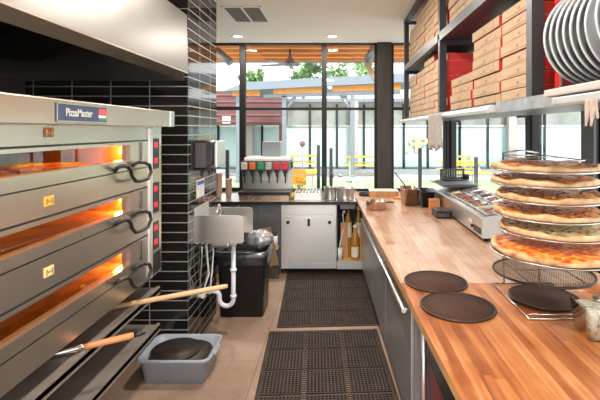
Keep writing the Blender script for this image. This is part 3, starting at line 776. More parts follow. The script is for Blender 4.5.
# utensil pot and steel pot
def pot(name, label, x, y, r, h, mt, loc_z=ZW, handle=True, group=None, cat='pot'):
    t = thing(name, label, cat, (x, y, loc_z), group=group)
    MB().lathe((0, 0, 0), [(0, 0), (r*.94, 0), (r, .012), (r, h-.004), (r*1.05, h), (r*1.05, h+.003), (r*.97, h), (r*.95, .012), (0, .010)], 32).build('pot_body', mt, t)
    if handle:
        for s in (-1, 1): MB().tube([(s*r*.98, -.025, h*.75), (s*(r+.028), -.022, h*.76), (s*(r+.028), .022, h*.76), (s*r*.98, .025, h*.75)], .004, 8).build('handle', mt, t)
    return t
pot('utensil_pot', 'tall steel pot holding cooking tools on back worktop', -.085, 5.45, .078, .155, 'steel', handle=False, group='pots on the back worktop')
pot('steel_pot', 'steel pot with loop handles at right end of back worktop', .105, 5.45, .105, .145, 'steel', group='pots on the back worktop')
for i, (dx, dy, lx, ly, L, lb, kind) in enumerate((( -.03, 0, -.04, 0, .30, 'black handled spatula leaning left in the steel utensil pot', 'sp'), (.02, .02, .10, .02, .27, 'silver ladle leaning right in the steel utensil pot', 'ld'), (0, -.02, .02, .0, .25, 'black whisk standing upright in the steel utensil pot', 'wh'))):
    t = thing('cooking_tool', lb, 'utensil', (-.085+dx, 5.45+dy, ZW+.013), group=None)
    MB().tube([(0, 0, 0), (lx, ly, L)], .006, 8).build('handle', 'black' if kind != 'ld' else 'steel', t)
    if kind == 'sp': MB().box(lx-.028, lx+.028, ly-.003, ly+.003, L-.01, L+.09, bev=.004).build('blade', 'black', t)
    elif kind == 'ld': MB().blob((lx+.01, ly, L+.01), .034, 1, 1, .7, 2).build('bowl', 'steel', t)
    else: MB().blob((lx, ly, L+.04), .03, .8, .8, 1.6, 2).build('whisk_head', 'steel_dark', t)

# ------------------------------------------------------------------ right hand counter
YJ = 2.47
ft = MB(); ft.prism([(edge(YJ+.004), YJ+.004), (1.59, YJ+.004), (1.59, 6.08), (edge(6.08), 6.08)], .86, .90, mi=0, mis=[1, 0, 0, 1])
tag(ft.build('counter_top', ['far_top', 'edge_wood']), 'long worn wooden countertop with pale glare painted in, running back to the windows', 'countertop')
EX = .5
ntp = MB(); ntp.prism([(edge(.75), .75), (1.59, .75), (1.59, YJ), (edge(YJ), YJ)], .86, .90, mi=0, mis=[1, 0, 0, 1])
tag(ntp.build('counter_top', ['near_top', 'edge_wood']), 'nearer orange wooden countertop carrying two dark screens', 'countertop')
ANG = math.atan(.0387)
# far fridge, front follows the counter's edge
fr = thing('undercounter_fridge', 'long dark steel fridge with chrome handle under far counter', 'fridge', (edge(2.40)+.045, 2.40, 0), ANG)
L = 2.86
MB().box(.02, .70, 0, L, .09, .858).build('fridge_body', 'fridge', fr)
for (a, b_) in ((.0, .95), (.956, 1.90), (1.906, L)):
    d = MB().box(0, .02, a+.004, b_-.004, .12, .77, bev=.004).build('door', 'fridge', fr)
MB().box(0.0, .02, 0.004, L-.004, .776, .856, bev=.003).build('top_rail', 'fridge', fr)
m = MB(); m.tube([(-.036, .02, .765), (-.036, 2.5, .765)], .014, 12)
for yy in (.04, .93, 1.82, 2.46): m.cyl((0, yy, .765), (-.036, yy, .765), .008, n=10)
m.build('handle', 'alu', fr)
for yy in (.1, 1.4, L-.1):
    for xx in (.08, .6): MB().cyl((xx, yy, .0), (xx, yy, .09), .022, n=14).build('foot', 'black', fr)
# near worktable leg, back panel and shelves
wtb = thing('work_table_frame', 'steel legged table frame under the near counter', 'table frame', (0, 0, 0))
for (x, y) in ((.452, 2.27), (1.5, 2.3), (.49, .90), (1.5, .9)): MB().cyl((x, y, 0), (x, y, .86), .0165, n=16).build('leg', 'alu', wtb)
MB().box(.475, 1.55, .85, 2.36, .17, .19).build('undershelf', 'steel', wtb)
t = thing('storage_crate', 'charcoal crate with painted red reflection beneath the near counter', 'crate', (0, 0, 0))
MB().box(.500, .95, 2.01, 2.36, .192, .80, bev=.006).build('crate_body', 'bin', t)
MB().box(.4985, .5005, 2.03, 2.34, .25, .52).build('red_reflection', mat('dark_red', (.20, .012, .015), .4), t)  # red reflection on the dark side, painted as a flat strip
t = thing('storage_bucket', 'white bucket beneath the near counter', 'bucket', (.66, 1.80, .192))
MB().lathe((0, 0, 0), [(0, 0), (.12, 0), (.14, .33), (.145, .33), (.145, .345), (.0, .35)], 28).build('bucket_body', 'white', t)
MB().lathe((0, 0, 0), [(.148, .345), (.148, .365), (0, .37)], 28).build('lid', 'black', t)

# two screens on the counter
def counter_screen(label, px, py, R):
    Y = F*(H-.90)/(py-CY); X = (px-CX)*Y/F
    a, b = screen_mesh(R, True, .006)
    t = thing('pizza_screen', label, 'pizza screen', (X, Y, .9005), random.random()*6, 'screens on the near counter')
    a.build('rim', 'char', t); b.build('mesh_disc', 'dscreen', t)
M['dscreen'] = speckle_mat('dark_mesh', [(.3, (.030, .012, .007)), (.6, (.085, .040, .026))], 160, .7, 2, spec=.15)
counter_screen('round dark screen on counter, the one behind near the joint', 435.5, 282.3, .172)
counter_screen('round dark screen on counter, the one nearer the front edge', 457.6, 307.3, .176)

# ------------------------------------------------------------------ pizza rack, pans and pizzas
RX, RY = 1.045, 2.20
tiers = []
PZ = [(1.573, 'topmost', .250, 0, 0, 'cheese_red', ['meat', 'pepperoni']),
      (1.505, 'second from top', .250, .003, .01, 'cheese_red', ['pepperoni', 'meat']),
      (1.428, 'third from top', .250, .025, 0, 'cheese_red', ['green', 'meat', 'olive']),
      (1.350, 'fourth from top', .262, .020, -.01, 'cheese_red', ['olive', 'meat']),
      (1.272, 'fifth from top', .262, .045, -.03, 'cheese_white', ['tomato', 'green', 'olive']),
      (1.192, 'lowest', .292, .000, -.115, 'cheese_orange', ['pepperoni', 'meat'])]
rk = thing('pizza_rack', 'wire tiered rack holding pizzas on the counter', 'rack', (RX, RY, .9))
m = MB(); r_ = .005
bl = [(-.165, -.21, r_), (.165, -.21, r_), (.165, .26, r_), (-.165, .26, r_)]
m.tube(bl, r_, 8, True); m.tube([(-.165, -.19, r_+.012), (.165, -.19, r_+.012)], .0035, 8); m.build('base_loop', 'wire', rk)
for s in (-1, 1): MB().tube([(s*.10, .26, r_), (s*.10, .275, .2), (s*.10, .275, .74)], r_, 8).build('post', 'wire', rk)
levels = [p[0]-.9 for p in PZ] + [.155, .735]
for z in levels:
    m = MB()
    zz = z-.0085
    for s in (-1, 1): m.tube([(s*.10, .275, zz), (s*.13, .20, zz), (s*.13, -.14, zz), (s*.10, -.18, zz), (0, -.19, zz)], .0035, 8)
    m.tube([(-.10, .275, zz), (.10, .275, zz)], .0035, 8); m.tube([(-.13, .05, zz), (.13, .05, zz)], .003, 8)
    m.build('tier', 'wire', rk)
m = MB(); m.tube([(-.10, .275, .74), (0, .275, .755), (.10, .275, .74)], .0045, 8); m.build('top_bow', 'wire', rk)

def pizza(i, z, which, R, dx, dy, cheese, tops):
    z -= .005
    X, Y = RX+dx, RY+dy
    pn = thing('pizza_pan', 'thin round aluminium pan under the %s pizza on the rack' % which, 'pan', (X, Y, z), group='pans on the pizza rack')
    MB().lathe((0, 0, 0), [(0, 0), (R*.99, 0), (R*1.02, .005), (R*1.02, .008), (R*.98, .005), (0, .004)], 56).build('pan_disc', 'alu', pn)
    desc = {0: 'browned sausage pizza with thin crust', 1: 'pepperoni pizza', 2: 'pizza with green peppers and dark toppings', 3: 'pizza with olives and meat', 4: 'pale cheese pizza with tomato and greens', 5: 'large orange cheesy pizza sticking out'}[i]
    t = thing('pizza', '%s, %s on the wire rack' % (desc, which), 'pizza', (X, Y, z+.0085), random.Random(i).random()*6, 'pizzas on the wire rack')
    rng = random.Random(i*13+1)
    m = MB(); n = 72; prof = [(.0, .0), (.965, .0), (1.0, .008), (.99, .020), (.955, .026), (.92, .022), (.90, .014)]
    rings = []
    ph = [rng.random()*6.28 for _ in range(4)]
    for r, h in prof:
        rg = []
        for k in range(n):
            a = 2*PI*k/n
            wob = 1+.012*math.sin(3*a+ph[0])+.008*math.sin(7*a+ph[1])
            hw = 1+.22*math.sin(5*a+ph[2])+.15*math.sin(11*a+ph[3]) if h > .01 else 1
            rg.append(m.bm.verts.new((R*r*wob*math.cos(a), R*r*wob*math.sin(a), h*hw)))
        rings.append(rg)
    m._f(rings[1][::-1]) 
    for q in range(1, len(prof)-1):
        for k in range(n): m._f([rings[q][k], rings[q][(k+1) % n], rings[q+1][(k+1) % n], rings[q+1][k]], 0, True)
    for v in rings[0]: m.bm.verts.remove(v)
    m.build('crust', 'crust', t)
    c = MB(); c.lathe((0, 0, 0), [(R*.935, .0135), (R*.8, .0225), (R*.5, .026), (0, .026)], 48); c.build('cheese_topping', cheese, t)
    for q, tp in enumerate(tops):
        m = MB(); N = {'meat': 60, 'pepperoni': 45, 'olive': 60, 'tomato': 38, 'green': 50}[tp]
        if i == 5: N = int(N*.75)
        for k in range(N):
            rr_ = R*.88*math.sqrt(rng.random()); a = rng.random()*6.28
            p = (rr_*math.cos(a), rr_*math.sin(a), .0235 if rr_ < R*.75 else .020)
            if tp == 'pepperoni': m.lathe((p[0], p[1], p[2]+rng.uniform(-.001, .001)), [(.016, 0), (.0165, .002), (.013, .0022), (0, .0015)], 12)
            else: m.blob(p, rng.uniform(.006, .012), 1.3, .9, .55, 1, jit=.4, rng=rng)
        o = m.build({'meat': 'sausage_pieces', 'pepperoni': 'pepperoni_slices', 'olive': 'olive_pieces', 'tomato': 'tomato_pieces', 'green': 'pepper_pieces'}[tp], tp, t); o['kind'] = 'stuff'
for i, p in enumerate(PZ): pizza(i, *p)
# mesh screens low on the rack
a, b = screen_mesh(.235, False, .006)
t = thing('pizza_screen', 'wide wire mesh screen on the empty low tier of pizza rack', 'pizza screen', (RX-.01, RY-.01, 1.0515), .3, 'screens on the pizza rack')
a.build('rim', 'char', t); b.build('mesh_disc', 'screenmesh', t)
a, b = screen_mesh(.165, True, .006)
t = thing('pizza_screen', 'dark round screen lying on counter under the pizza rack', 'pizza screen', (RX+.01, RY+.02, .9145), .9, 'screens on the pizza rack')
a.build('rim', 'char', t); b.build('mesh_disc', 'dscreen', t)
# second wire rack seen behind
# tub of crumbled cheese with a black spoon
tc_ = thing('cheese_tub', 'clear tub of crumbled white cheese by the pizza rack', 'tub', (1.15, 1.855, .9005), -.12)
m = MB(); loft(m, [(rr(.105, .085, .02), 0), (rr(.12, .10, .025), .13), (rr(.127, .107, .025), .132), (rr(.127, .107, .025), .138), (rr(.118, .098, .025), .136), (rr(.102, .082, .02), .004)]); m.build('tub_body', 'clear', tc_)
MB_ = MB(); loft(MB_, [(rr(.100, .080, .02), .005), (rr(.113, .093, .022), .105), (rr(.09, .07, .022), .118), (rr(.04, .03, .01), .122)])
MB_.build('cheese', speckle_mat('crumbled_cheese', [(.3, (.30, .25, .15)), (.42, (.66, .60, .45)), (.6, (.86, .82, .70))], 48, .7, 4), tc_)
t = thing('serving_spoon', 'black handled spoon lying in the tub of white cheese', 'spoon', (1.12, 1.845, 1.025))
MB().tube([(.0, -.10, .05), (0, -.03, .03), (.02, .03, .012)], [.009, .008, .006], 10).build('handle', 'black', t); MB().blob((.03, .06, .008), .028, 1, 1.3, .4, 2).build('bowl', 'steel', t)

# ------------------------------------------------------------------ topping rail
PX0, PX1, PY0, PY1 = 1.12, 1.53, 3.36, 5.10
pr = thing('topping_rail', 'long refrigerated steel topping rail filled with food pans', 'refrigerated rail', (PX0, PY0, .90))
PL, PW = PY1-PY0, PX1-PX0
m = MB(); m.prism([(0, .035), (PW, .035), (PW, .26), (PW-.03, .26), (.035, .20), (0, .185)], 0, PL, 'y'); m.build('rail_body', 'steel', pr)
MB().box(-.006, .018, 0, PL, .172, .192, bev=.004).build('front_lip', 'alu_white', pr)
MB().prism([(.0, .035), (PW, .035), (PW, .262), (.035, .202), (0, .187)], -.012, 0, 'y').build('end_cover', 'alu_white', pr)
for yy in (.06, PL-.06):
    for xx in (.05, PW-.05): MB().cyl((xx, yy, 0.0005), (xx, yy, .036), .016, n=12).build('foot', 'black', pr)
v = MB().box(-.004, 0, .03, .20, .055, .10, bev=.001).build('vent_grille', 'black', pr)
MB().box(-.003, 0, .25, .33, .10, .125, bev=.001).build('rating_plate', 'white', pr)
MB().cyl((-.012, .24, .08), (0, .24, .08), .014, n=14).build('thermostat_knob', 'black', pr)
fills = ['meat', 'olive', 'cheese_white', 'olive', 'meat', 'olive', 'pepperoni', 'meat']
sl = math.atan(.06/.345)
fnames = {'meat': 'brown meat', 'olive': 'dark olives', 'pepperoni': 'red slices', 'cheese_white': 'pale cheese'}
rows = ['front', 'back']
cnt = 0
for r in range(2):
    for k in range(6):
        yy = .10+k*.205; xx = .115+r*.165
        zz = .2+.06*(xx-.035)/.345 + .004
        fl = fills[(k*2+r*3) % 8]
        t = thing('food_pan', 'small pan of %s, %s from the near end of the %s row' % (fnames[fl], ['first', 'second', 'third', 'fourth', 'fifth', 'sixth', 'seventh'][k], rows[r]), 'food pan',
                  (PX0+xx, PY0+yy, .90+zz), 0, 'food pans in the topping rail', rot=(0, -sl, 0))
        m = MB()
        for q in (rr(.074, .092, .012, 3),):
            secs = [(rr(.074, .092, .012, 3), 0), (rr(.076, .094, .012, 3), .012), (rr(.060, .074, .012, 3), .012), (rr(.054, .066, .012, 3), .0015)]
            loft(m, secs)
        m.build('pan_rim', 'steel', t)
        m = MB(); rng = random.Random(cnt); cnt += 1
        loft(m, [(rr(.0535, .0655, .012, 3), .0016), (rr(.052, .064, .012, 3), .003), (rr(.04, .05, .01, 3), .006)])
        for _ in range(14): m.blob((rng.uniform(-.04, .04), rng.uniform(-.052, .052), .006), rng.uniform(.007, .012), 1.2, 1, .6, 1, jit=.4, rng=rng)
        m.build('filling', fl, t)
# folded dark lids and a black crate on its far end
for k in range(3):
    tag(MB().box(0, .37-.02*k, 0, .46, 0, .012, bev=.003).build('rail_lid', mat('lid_grey_%d' % k, (.13, .13, .145), .4, .2), loc=(PX0+.01+.01*k, 4.62-.02*k, 1.160+.0135*k)),
        '%s dark grey lid of the pile on the topping rail end' % ('lowest', 'middle', 'topmost')[k], 'lid', 'lids on the rail')
t = thing('black_basket', 'tilted open black basket standing on the rail lids', 'basket', (PX0+.20, 4.98, 1.205), .25)
m = MB(); R2 = Matrix.Rotation(.0, 3, 'X')
for a in ((-.15, .15, -.01, .01, 0, .022), (-.15, .15, -.01, .01, .10, .122), (-.15, -.13, -.01, .01, 0, .122), (.13, .15, -.01, .01, 0, .122)): m.box(*a)
m.box(-.15, .15, -.11, -.01, 0, .01); m.box(-.15, -.14, -.11, .01, 0, .06); m.box(.14, .15, -.11, .01, 0, .06)
m.build('basket_frame', 'black', t)
m = MB()
for k in range(9): m.box(-.125+k*.029, -.125+k*.029+.006, -.004, .004, .022, .10)
m.build('grid', 'steel_dark', t)
# things in front of / before the rail on the counter
t = thing('black_box', 'small black box on the counter below topping rail', 'box', (1.045, 4.36, .9005), 0)
MB().box(-.07, .07, -.10, .12, 0, .075, bev=.006).build('box_body', 'black', t); MB().box(-.06, .06, -.102, -.1, .02, .05).build('front_label', 'steel_dark', t)
tag(MB().box(-.055, .055, -.03, .03, 0, .13, bev=.003).build('wooden_block', 'orange_wood', loc=(1.045, 4.68, .9005)), 'orange wooden block standing between black tray and small black box', 'block')
# steel bath pan with black tray
t = thing('steel_pan', 'deep stained steel pan on the counter with ladle', 'pan', (.845, 5.10, .9005), .02)
m = MB(); loft(m, [(rr(.072, .15, .02), 0), (rr(.085, .175, .025), .19), (rr(.092, .182, .025), .192), (rr(.092, .182, .025), .198), (rr(.080, .170, .025), .195), (rr(.066, .145, .02), .01)]); m.build('pan_body', 'copper', t)
t = thing('serving_ladle', 'dark long handled ladle standing in the steel pan', 'ladle', (.845, 5.08, .915))
MB().tube([(0, 0, .02), (-.06, 0, .22), (-.17, .02, .36)], .007, 8).build('handle', 'black', t); MB().blob((.01, 0, .03), .035, 1, 1, .7, 2).build('bowl', 'steel', t)
t = thing('black_tray', 'deep black tray between steel pan and topping rail', 'tray', (1.022, 5.04, .9005))
m = MB(); loft(m, [(rr(.06, .17, .02), 0), (rr(.070, .19, .02), .165), (rr(.078, .20, .02), .168), (rr(.078, .20, .02), .178), (rr(.064, .185, .02), .172), (rr(.055, .16, .02), .02)]); m.build('tray_body', 'black', t)
# saucepan
Y = 4.78; X = (376-CX)*Y/F
t = thing('saucepan', 'round shallow copper toned pan on the wooden counter', 'saucepan', (X, Y, .9005))
MB().lathe((0, 0, 0), [(0, 0), (.100, 0), (.108, .01), (.108, .088), (.111, .092), (.104, .09), (.102, .012), (0, .010)], 36).build('pan_body', 'copper', t)
MB().tube([(.10, .03, .065), (.15, .05, .07), (.20, .06, .065)], [.006, .007, .008], 8).build('handle', 'black', t)
# wooden box / boards at the end of the counter
t = thing('cutting_board', 'thick wooden board lying before the dark window column', 'board', (.60, 5.72, .9005), -.02)
MB().box(-.18, .20, -.10, .12, 0, .075, bev=.006).build('board_body', 'edge_wood', t); MB().box(-.18, .20, -.10, .12, .0755, .082, bev=.003).build('board_top', 'cream', t)
tag(MB().box(-.13, .15, -.09, .09, 0, .018, bev=.004).build('cutting_board', 'orange_wood', loc=(.85, 5.53, .9005)), 'thin orange board beside the deep steel pan', 'board')
t = thing('black_skillet', 'low black pan at the back left corner of counter', 'skillet', (.385, 5.78, .9005))
MB().lathe((0, 0, 0), [(0, 0), (.09, 0), (.10, .035), (.095, .035), (.085, .008), (0, .007)], 28).build('pan_body', 'black', t); MB().tube([(.09, 0, .03), (.16, .05, .045)], .007, 8).build('handle', 'black', t)

# ------------------------------------------------------------------ hanging shelves
SX, SX1 = .75, 1.38
sh = thing('hanging_shelving', 'dark steel shelving hung from ceiling full of pizza boxes', 'shelving', (0, 0, 0))
PY = [4.86, 3.20, 1.70, .10]
ZL, ZU = 1.90, 2.47
for y in PY:
    for x in (SX, SX1-.05): MB().box(x, x+.05, y-.025, y+.025, 1.86, 3.0).build('post', 'shelf', sh)
MB().box(SX+.0, SX1, .05, 4.885, ZL-.025, ZL).build('shelf_board', 'shelf', sh)
MB().box(SX+.0, SX1, 1.66, 4.885, ZU-.035, ZU).build('shelf_board', 'shelf', sh)
m = MB()
for (y0, y1) in ((3.225, 4.835), (1.725, 3.175)): m.box(SX-.004, SX+.045, y0, y1, ZU-.05, ZU+.012); m.box(SX, SX+.05, y0, y1, 2.955, 2.995)
m.build('front_beam', 'shelf', sh)
for y in PY[:3]:
    for z in (ZU-.075, 2.95): MB().box(SX+.05, SX1-.05, y-.015, y+.015, z, z+.035).build('cross_brace', 'shelf', sh)
m = MB(); m.box(SX-.012, SX, 1.20, 2.02, ZL-.05, ZL-.002); m.build('galvanised_lip', 'galv', sh)
# rails hung along the front of the lower shelf
t = thing('ticket_rail', 'long white aluminium rail along front of lower shelf', 'rail', (SX, 0, ZL))
MB().prism([(-.0005, -.046), (-.045, -.046), (-.05, -.036), (-.03, -.012), (-.0005, -.012)], 2.03, 4.90, 'y').build('rail_body', 'alu_white', t)
MB().prism([(-.051, -.050), (-.042, -.050), (-.042, -.042), (-.051, -.042)], 2.03, 4.90, 'y').build('lower_lip', 'alu', t)
t = thing('light_strip', 'white channel along the near end of lower shelf', 'light fitting', (SX, 0, ZL))
MB().box(-.055, -.0005, .2, 1.41, -.050, -.026, bev=.004).build('channel', 'alu_white', t)
m = MB(); m.cyl((-.0560, 1.385, -.038), (-.0545, 1.385, -.038), .006, n=10); m.build('screw', 'steel', t)
tag(MB().box(-.052, -.0005, .2, 1.47, -.020, .004, bev=.005).build('wooden_rail', 'tan', loc=(SX, 0, ZL)), 'tan rail along the shelf edge before the round pans', 'rail')

def box_stack(y0, y1, zbase, n, where, jit, rng, zlim=9.):
    for k in range(n):
        hgt = .0555
        L = (y1-y0)-.010
        j = rng.uniform(-jit, jit); dx = rng.uniform(0, .012)
        m = MB()
        b = bmesh.ops.create_cube(m.bm, size=1)
        for v in b['verts']: v.co = Vector((.19+v.co.x*.38, v.co.y*L, hgt/2+v.co.z*(hgt-.0025)))
        m.bm.normal_update()
        for f in m.bm.faces: f.material_index = 0 if (f.normal.x < -.5) else 1
        bmesh.ops.bevel(m.bm, geom=list(m.bm.edges), offset=.002, segments=1, affect='EDGES')
        # front tuck flap with thumb notch
        pos = 'lowest' if k == 0 else '%s up' % ORD[k]
        if k == n-1 and n > 1: pos = 'topmost'
        o = m.build('pizza_box', ['kraft', 'red'], loc=(SX+.056+dx, (y0+y1)/2+j, zbase+.0006+k*hgt))
        tag(o, 'kraft pizza box %s in %s' % (pos, where), 'pizza box', 'pizza boxes ' + where.split(', ')[-1])
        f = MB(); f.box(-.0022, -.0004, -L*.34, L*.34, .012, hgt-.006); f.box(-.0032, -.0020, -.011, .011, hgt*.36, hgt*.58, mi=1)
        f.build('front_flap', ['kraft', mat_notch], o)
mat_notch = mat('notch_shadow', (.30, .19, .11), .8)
rng = random.Random(21)
w1 = ['farthest stack', 'second stack from far end', 'third stack from far end', 'stack by middle post']
ws = (4.835-3.225)/4
for c in range(4):
    y1 = 4.832-c*ws; y0 = y1-ws
    box_stack(y0, y1, ZL, (8, 8, 9, 8)[c], w1[c] + ', far lower bay', .006, rng)
    box_stack(y0, y1, ZU, (7, 8, 8, 8)[c], w1[c] + ', far upper bay', .006, rng)
for (y0, y1, n, wn_) in ((2.62, 3.10, 4, 'low stack'), (2.165, 2.60, 8, 'tall middle stack'), (1.735, 2.15, 8, 'tall near stack')):
    box_stack(y0, y1, ZL, n, wn_ + ', near lower bay', .006, rng)
for (y0, y1, n, wn_) in ((2.70, 3.16, 6, 'far stack'), (2.23, 2.68, 5, 'middle stack'), (1.76, 2.21, 4, 'near stack')):
    box_stack(y0, y1, ZU, n, wn_ + ', near upper bay', .006, rng)
# red stacked cartons in the nearest bay, behind the pans
for k in range(6):
    o = MB().box(0, .42, 0, .055, 0, .084, bev=.003).build('red_carton', 'red', loc=(SX+.07, 1.585, ZL+.0006+k*.0855))
    tag(o, 'red carton, %s of the stack behind the round pans' % (ORD[k] if k == 0 else ORD[k] + ' from bottom'), 'carton', 'red cartons')

# round pans on edge
pk = thing('pan_rack', 'white wire file rack holding round pans upright', 'rack', (SX+.10, 0, ZL))
m = MB()
for x in (-.06, .16): m.tube([(x, .95, .006), (x, 1.56, .006)], .004, 8)
for y in (1.535, 1.236): m.tube([(-.06, y, .006), (-.06, y, .20), (.16, y, .20), (.16, y, .006)], .004, 8)
m.tube([(-.06, .97, .006), (-.06, .97, .20), (.16, .97, .20), (.16, .97, .006)], .004, 8)
m.build('wire_frame', 'alu_white', pk)
def disc_pan(R, d):
    return MB().lathe((0, 0, 0), [(0, 0), (R*.90, 0), (R*.955, -d), (R, -d-.002), (R, -d-.005), (R*.94, -d-.003), (R*.885, -.004), (0, -.004)], 64)
tilt = .12
names = ['first', 'second', 'third', 'fourth', 'fifth', 'sixth', 'seventh']
for k in range(7):
    R = .170
    o = disc_pan(R, .0315).build('round_pan', 'alu_pan', loc=(SX+.125+.004*k, 1.500-.034*k, ZL+.0125+R*.995), parent=None)
    o.rotation_euler = (-PI/2, 0, -.10)
    tag(o, 'round aluminium pan on edge, %s from the red cartons' % names[k], 'pan', 'round pans standing on the shelf')
for k in range(6):
    R = .172
    o = disc_pan(R, .022).build('round_pan', 'alu_pan', loc=(SX+.130, 1.200-.034*k, ZL+.0125+R*.995))
    o.rotation_euler = (-PI/2, 0, -.10)
    tag(o, 'round aluminium pan on edge, %s of the nearer group' % names[k], 'pan', 'round pans standing on the shelf')

# cloths
def cloth(name, label, mt, x, y0, y1, z0, z1, amp, waves, th=.006, cat='cloth'):
    m = MB(); nu, nv = 40, 14; g = []
    for i in range(nu+1):
        row = []
        for j in range(nv+1):
            u, v = i/nu, j/nv
            y = y0+(y1-y0)*(u+.03*math.sin(9*u+3*v)*v)
            zlow = z0+.02*math.sin(13*u)
            row.append(Vector((x+amp*math.sin(waves*2*PI*u+.8*v)*(.35+.65*v)-.004, y, z1+(zlow-z1)*v)))
        g.append(row)
    A = [[m.bm.verts.new(p) for p in r] for r in g]; B = [[m.bm.verts.new(p+Vector((-th, 0, 0))) for p in r] for r in g]
    for i in range(nu):
        for j in range(nv):
            m._f([A[i][j], A[i+1][j], A[i+1][j+1], A[i][j+1]], 0, True); m._f([B[i][j], B[i][j+1], B[i+1][j+1], B[i+1][j]], 0, True)
    for i in range(nu): m._f([A[i][0], B[i][0], B[i+1][0], A[i+1][0]]); m._f([A[i][nv], A[i+1][nv], B[i+1][nv], B[i][nv]])
    for j in range(nv): m._f([A[0][j], A[0][j+1], B[0][j+1], B[0][j]]); m._f([A[nu][j], B[nu][j], B[nu][j+1], A[nu][j+1]])
    return tag(m.build(name, mt, origin=(x, y0, z0)), label, cat)
cloth('hanging_towel', 'grey towel hanging from the white rail by the middle post', 'cloth', SX-.068, 2.82, 3.20, 1.645, 1.885, .010, 5)
cloth('hanging_cloth', 'pale pinkish cloth hanging from the channel near round pans', 'cloth_pink', SX-.066, 1.135, 1.185, 1.80, 1.852, .005, 2)

# ------------------------------------------------------------------ rubber mats
def rubber_mat(label, cx, cy, rz, W=.914, L=1.52):
    t = thing('rubber_mat', label, 'floor mat', (cx, cy, 0), rz, 'rubber floor mats')
    m = MB(); bs = MB(); NX, NY = 3, 5; mw, ml = W/NX, L/NY; h = .012
    def holes(x0, x1, y0, y1, nx, ny, ox, oy, base):
        # lattice of nx by ny openings
        dx, dy = (x1-x0)/nx, (y1-y0)/ny
        for k in range(nx+1): m.box(x0+k*dx-ox/2, x0+k*dx+ox/2, y0, y1, 0, h)
        for k in range(ny+1): m.box(x0, x1, y0+k*dy-oy/2, y0+k*dy+oy/2, 0, h*.98)
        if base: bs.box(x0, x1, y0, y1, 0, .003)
    for i in range(NX):
        for j in range(NY):
            x0, y0 = -W/2+i*mw, -L/2+j*ml
            holes(x0+.016, x0+mw-.016, y0+.016, y0+ml-.016, 11, 11, .0085, .0085, True)
    # links between the modules, with slots open to the floor
    for i in range(NX+1):
        x = -W/2+i*mw
        for k in range(int(L/.0253)):
            y = -L/2+k*.0253; m.box(x-.0165, x+.0165, y-.003, y+.003, 0, h*.6)
    for j in range(NY+1):
        y = -L/2+j*ml
        for k in range(int(W/.0253)+1):
            x = -W/2+k*.0253; m.box(x-.003, x+.003, y-.0165, y+.0165, 0, h*.6)
    m.build('mat_lattice', 'rubber', t); bs.build('hole_shade_sheet', 'hole_shade', t)  # dark sheet added under the lattice so its holes look shaded
    b = MB(); e = .018
    for a in ((-W/2-e, -W/2+.004, -L/2-e, L/2+e), (W/2-.004, W/2+e, -L/2-e, L/2+e)):
        b.prism([(a[0], 0), (a[1], 0), (a[1], h), ((a[0]*.5+a[1]*.5), h)] if a[0] < 0 else [(a[0], 0), (a[1], 0), ((a[0]+a[1])/2, h), (a[0], h)], a[2], a[3], 'y')
    b.box(-W/2, W/2, -L/2-e, -L/2+.004, 0, h*.8); b.box(-W/2, W/2, L/2-.004, L/2+e, 0, h*.8)
    b.build('bevelled_edge', 'rubber', t)
AM = .052
def mat_at(pl, pr, py):   # front edge pixels -> centre of that edge
    Y = F*H/(py-CY); return ((pl+pr)/2-CX)*Y/F, Y
x, y = mat_at(271, 376, 331); d = .78
rubber_mat('black rubber mat with holes, nearer of the two', x+math.sin(AM)*d, y-math.cos(AM)*d, AM)
x, y = mat_at(281, 378.5, 327)
rubber_mat('black rubber mat with holes, farther one before the cabinet', x-math.sin(AM)*d*.98, y+math.cos(AM)*d*1.0, AM)

# ------------------------------------------------------------------ outdoors
def ox(px, Y): return (px-CX)*Y/F
def oz(py, Y): return H-(py-CY)*Y/F
struct(MB().box(-40, 45, YB+.12, 70, -.12, -.02).build('ground', 'concrete_out'))
tag(MB().box(-12, 16, 12.4, 15.6, -.02, -.016).build('lawn', 'lawn'), 'strip of short green lawn across the patio', 'lawn', kind='stuff')
# own eave with timber soffit
m = MB(); m.box(-6, 8, YB+.13, 9.2, 3.34, 3.46)
for k in range(6): m.box(-6, 8, 6.7+k*.48, 6.84+k*.48, 3.22, 3.34)
struct(m.build('soffit', 'soffit'), 'orange timber soffit of the eave outside the back windows')
struct(MB().box(-6, 8, 9.2, 9.28, 3.20, 3.50).build('trim_6', 'strut_grey'))
cf = thing('ceiling_fan', 'dark ceiling fan hanging from the timber soffit outside', 'ceiling fan', (ox(290, 8.0), 8.0, 0))
MB().cyl((0, 0, 3.08), (0, 0, 3.34), .018, n=10).build('down_rod', 'black', cf)
MB().lathe((0, 0, 2.95), [(0, 0), (.10, .0), (.10, .05), (.06, .12), (.03, .17), (0, .17)], 20).build('motor', 'strut_grey', cf)
for k in range(5):
    a = k*2*PI/5+.35
    m = MB(); m.box(.10, .58, -.045, .045, -.006, .006, rot=Matrix.Rotation(.2, 3, 'X'), piv=(0, 0, 0)); m.bm.normal_update()
    bmesh.ops.rotate(m.bm, verts=m.bm.verts, cent=(0, 0, 0), matrix=Matrix.Rotation(a, 3, 'Z')); bmesh.ops.translate(m.bm, verts=m.bm.verts, vec=(0, 0, 2.975))
    m.build('blade', 'strut_grey', cf)
def beam(name, label, p0, p1, w, mt, cat='brace'):
    p0, p1 = Vector(p0), Vector(p1); m = MB()
    m.tube([(0, 0, 0), p1-p0], w*.7, 4)
    return tag(m.build(name, mt, loc=p0), label, cat)
Yb = 7.0
beam('steel_brace', 'grey steel brace rising to soffit beside dark column', (ox(366, Yb), Yb, oz(63, Yb)), (ox(379, Yb), Yb+.1, 3.22), .10, 'strut_grey')
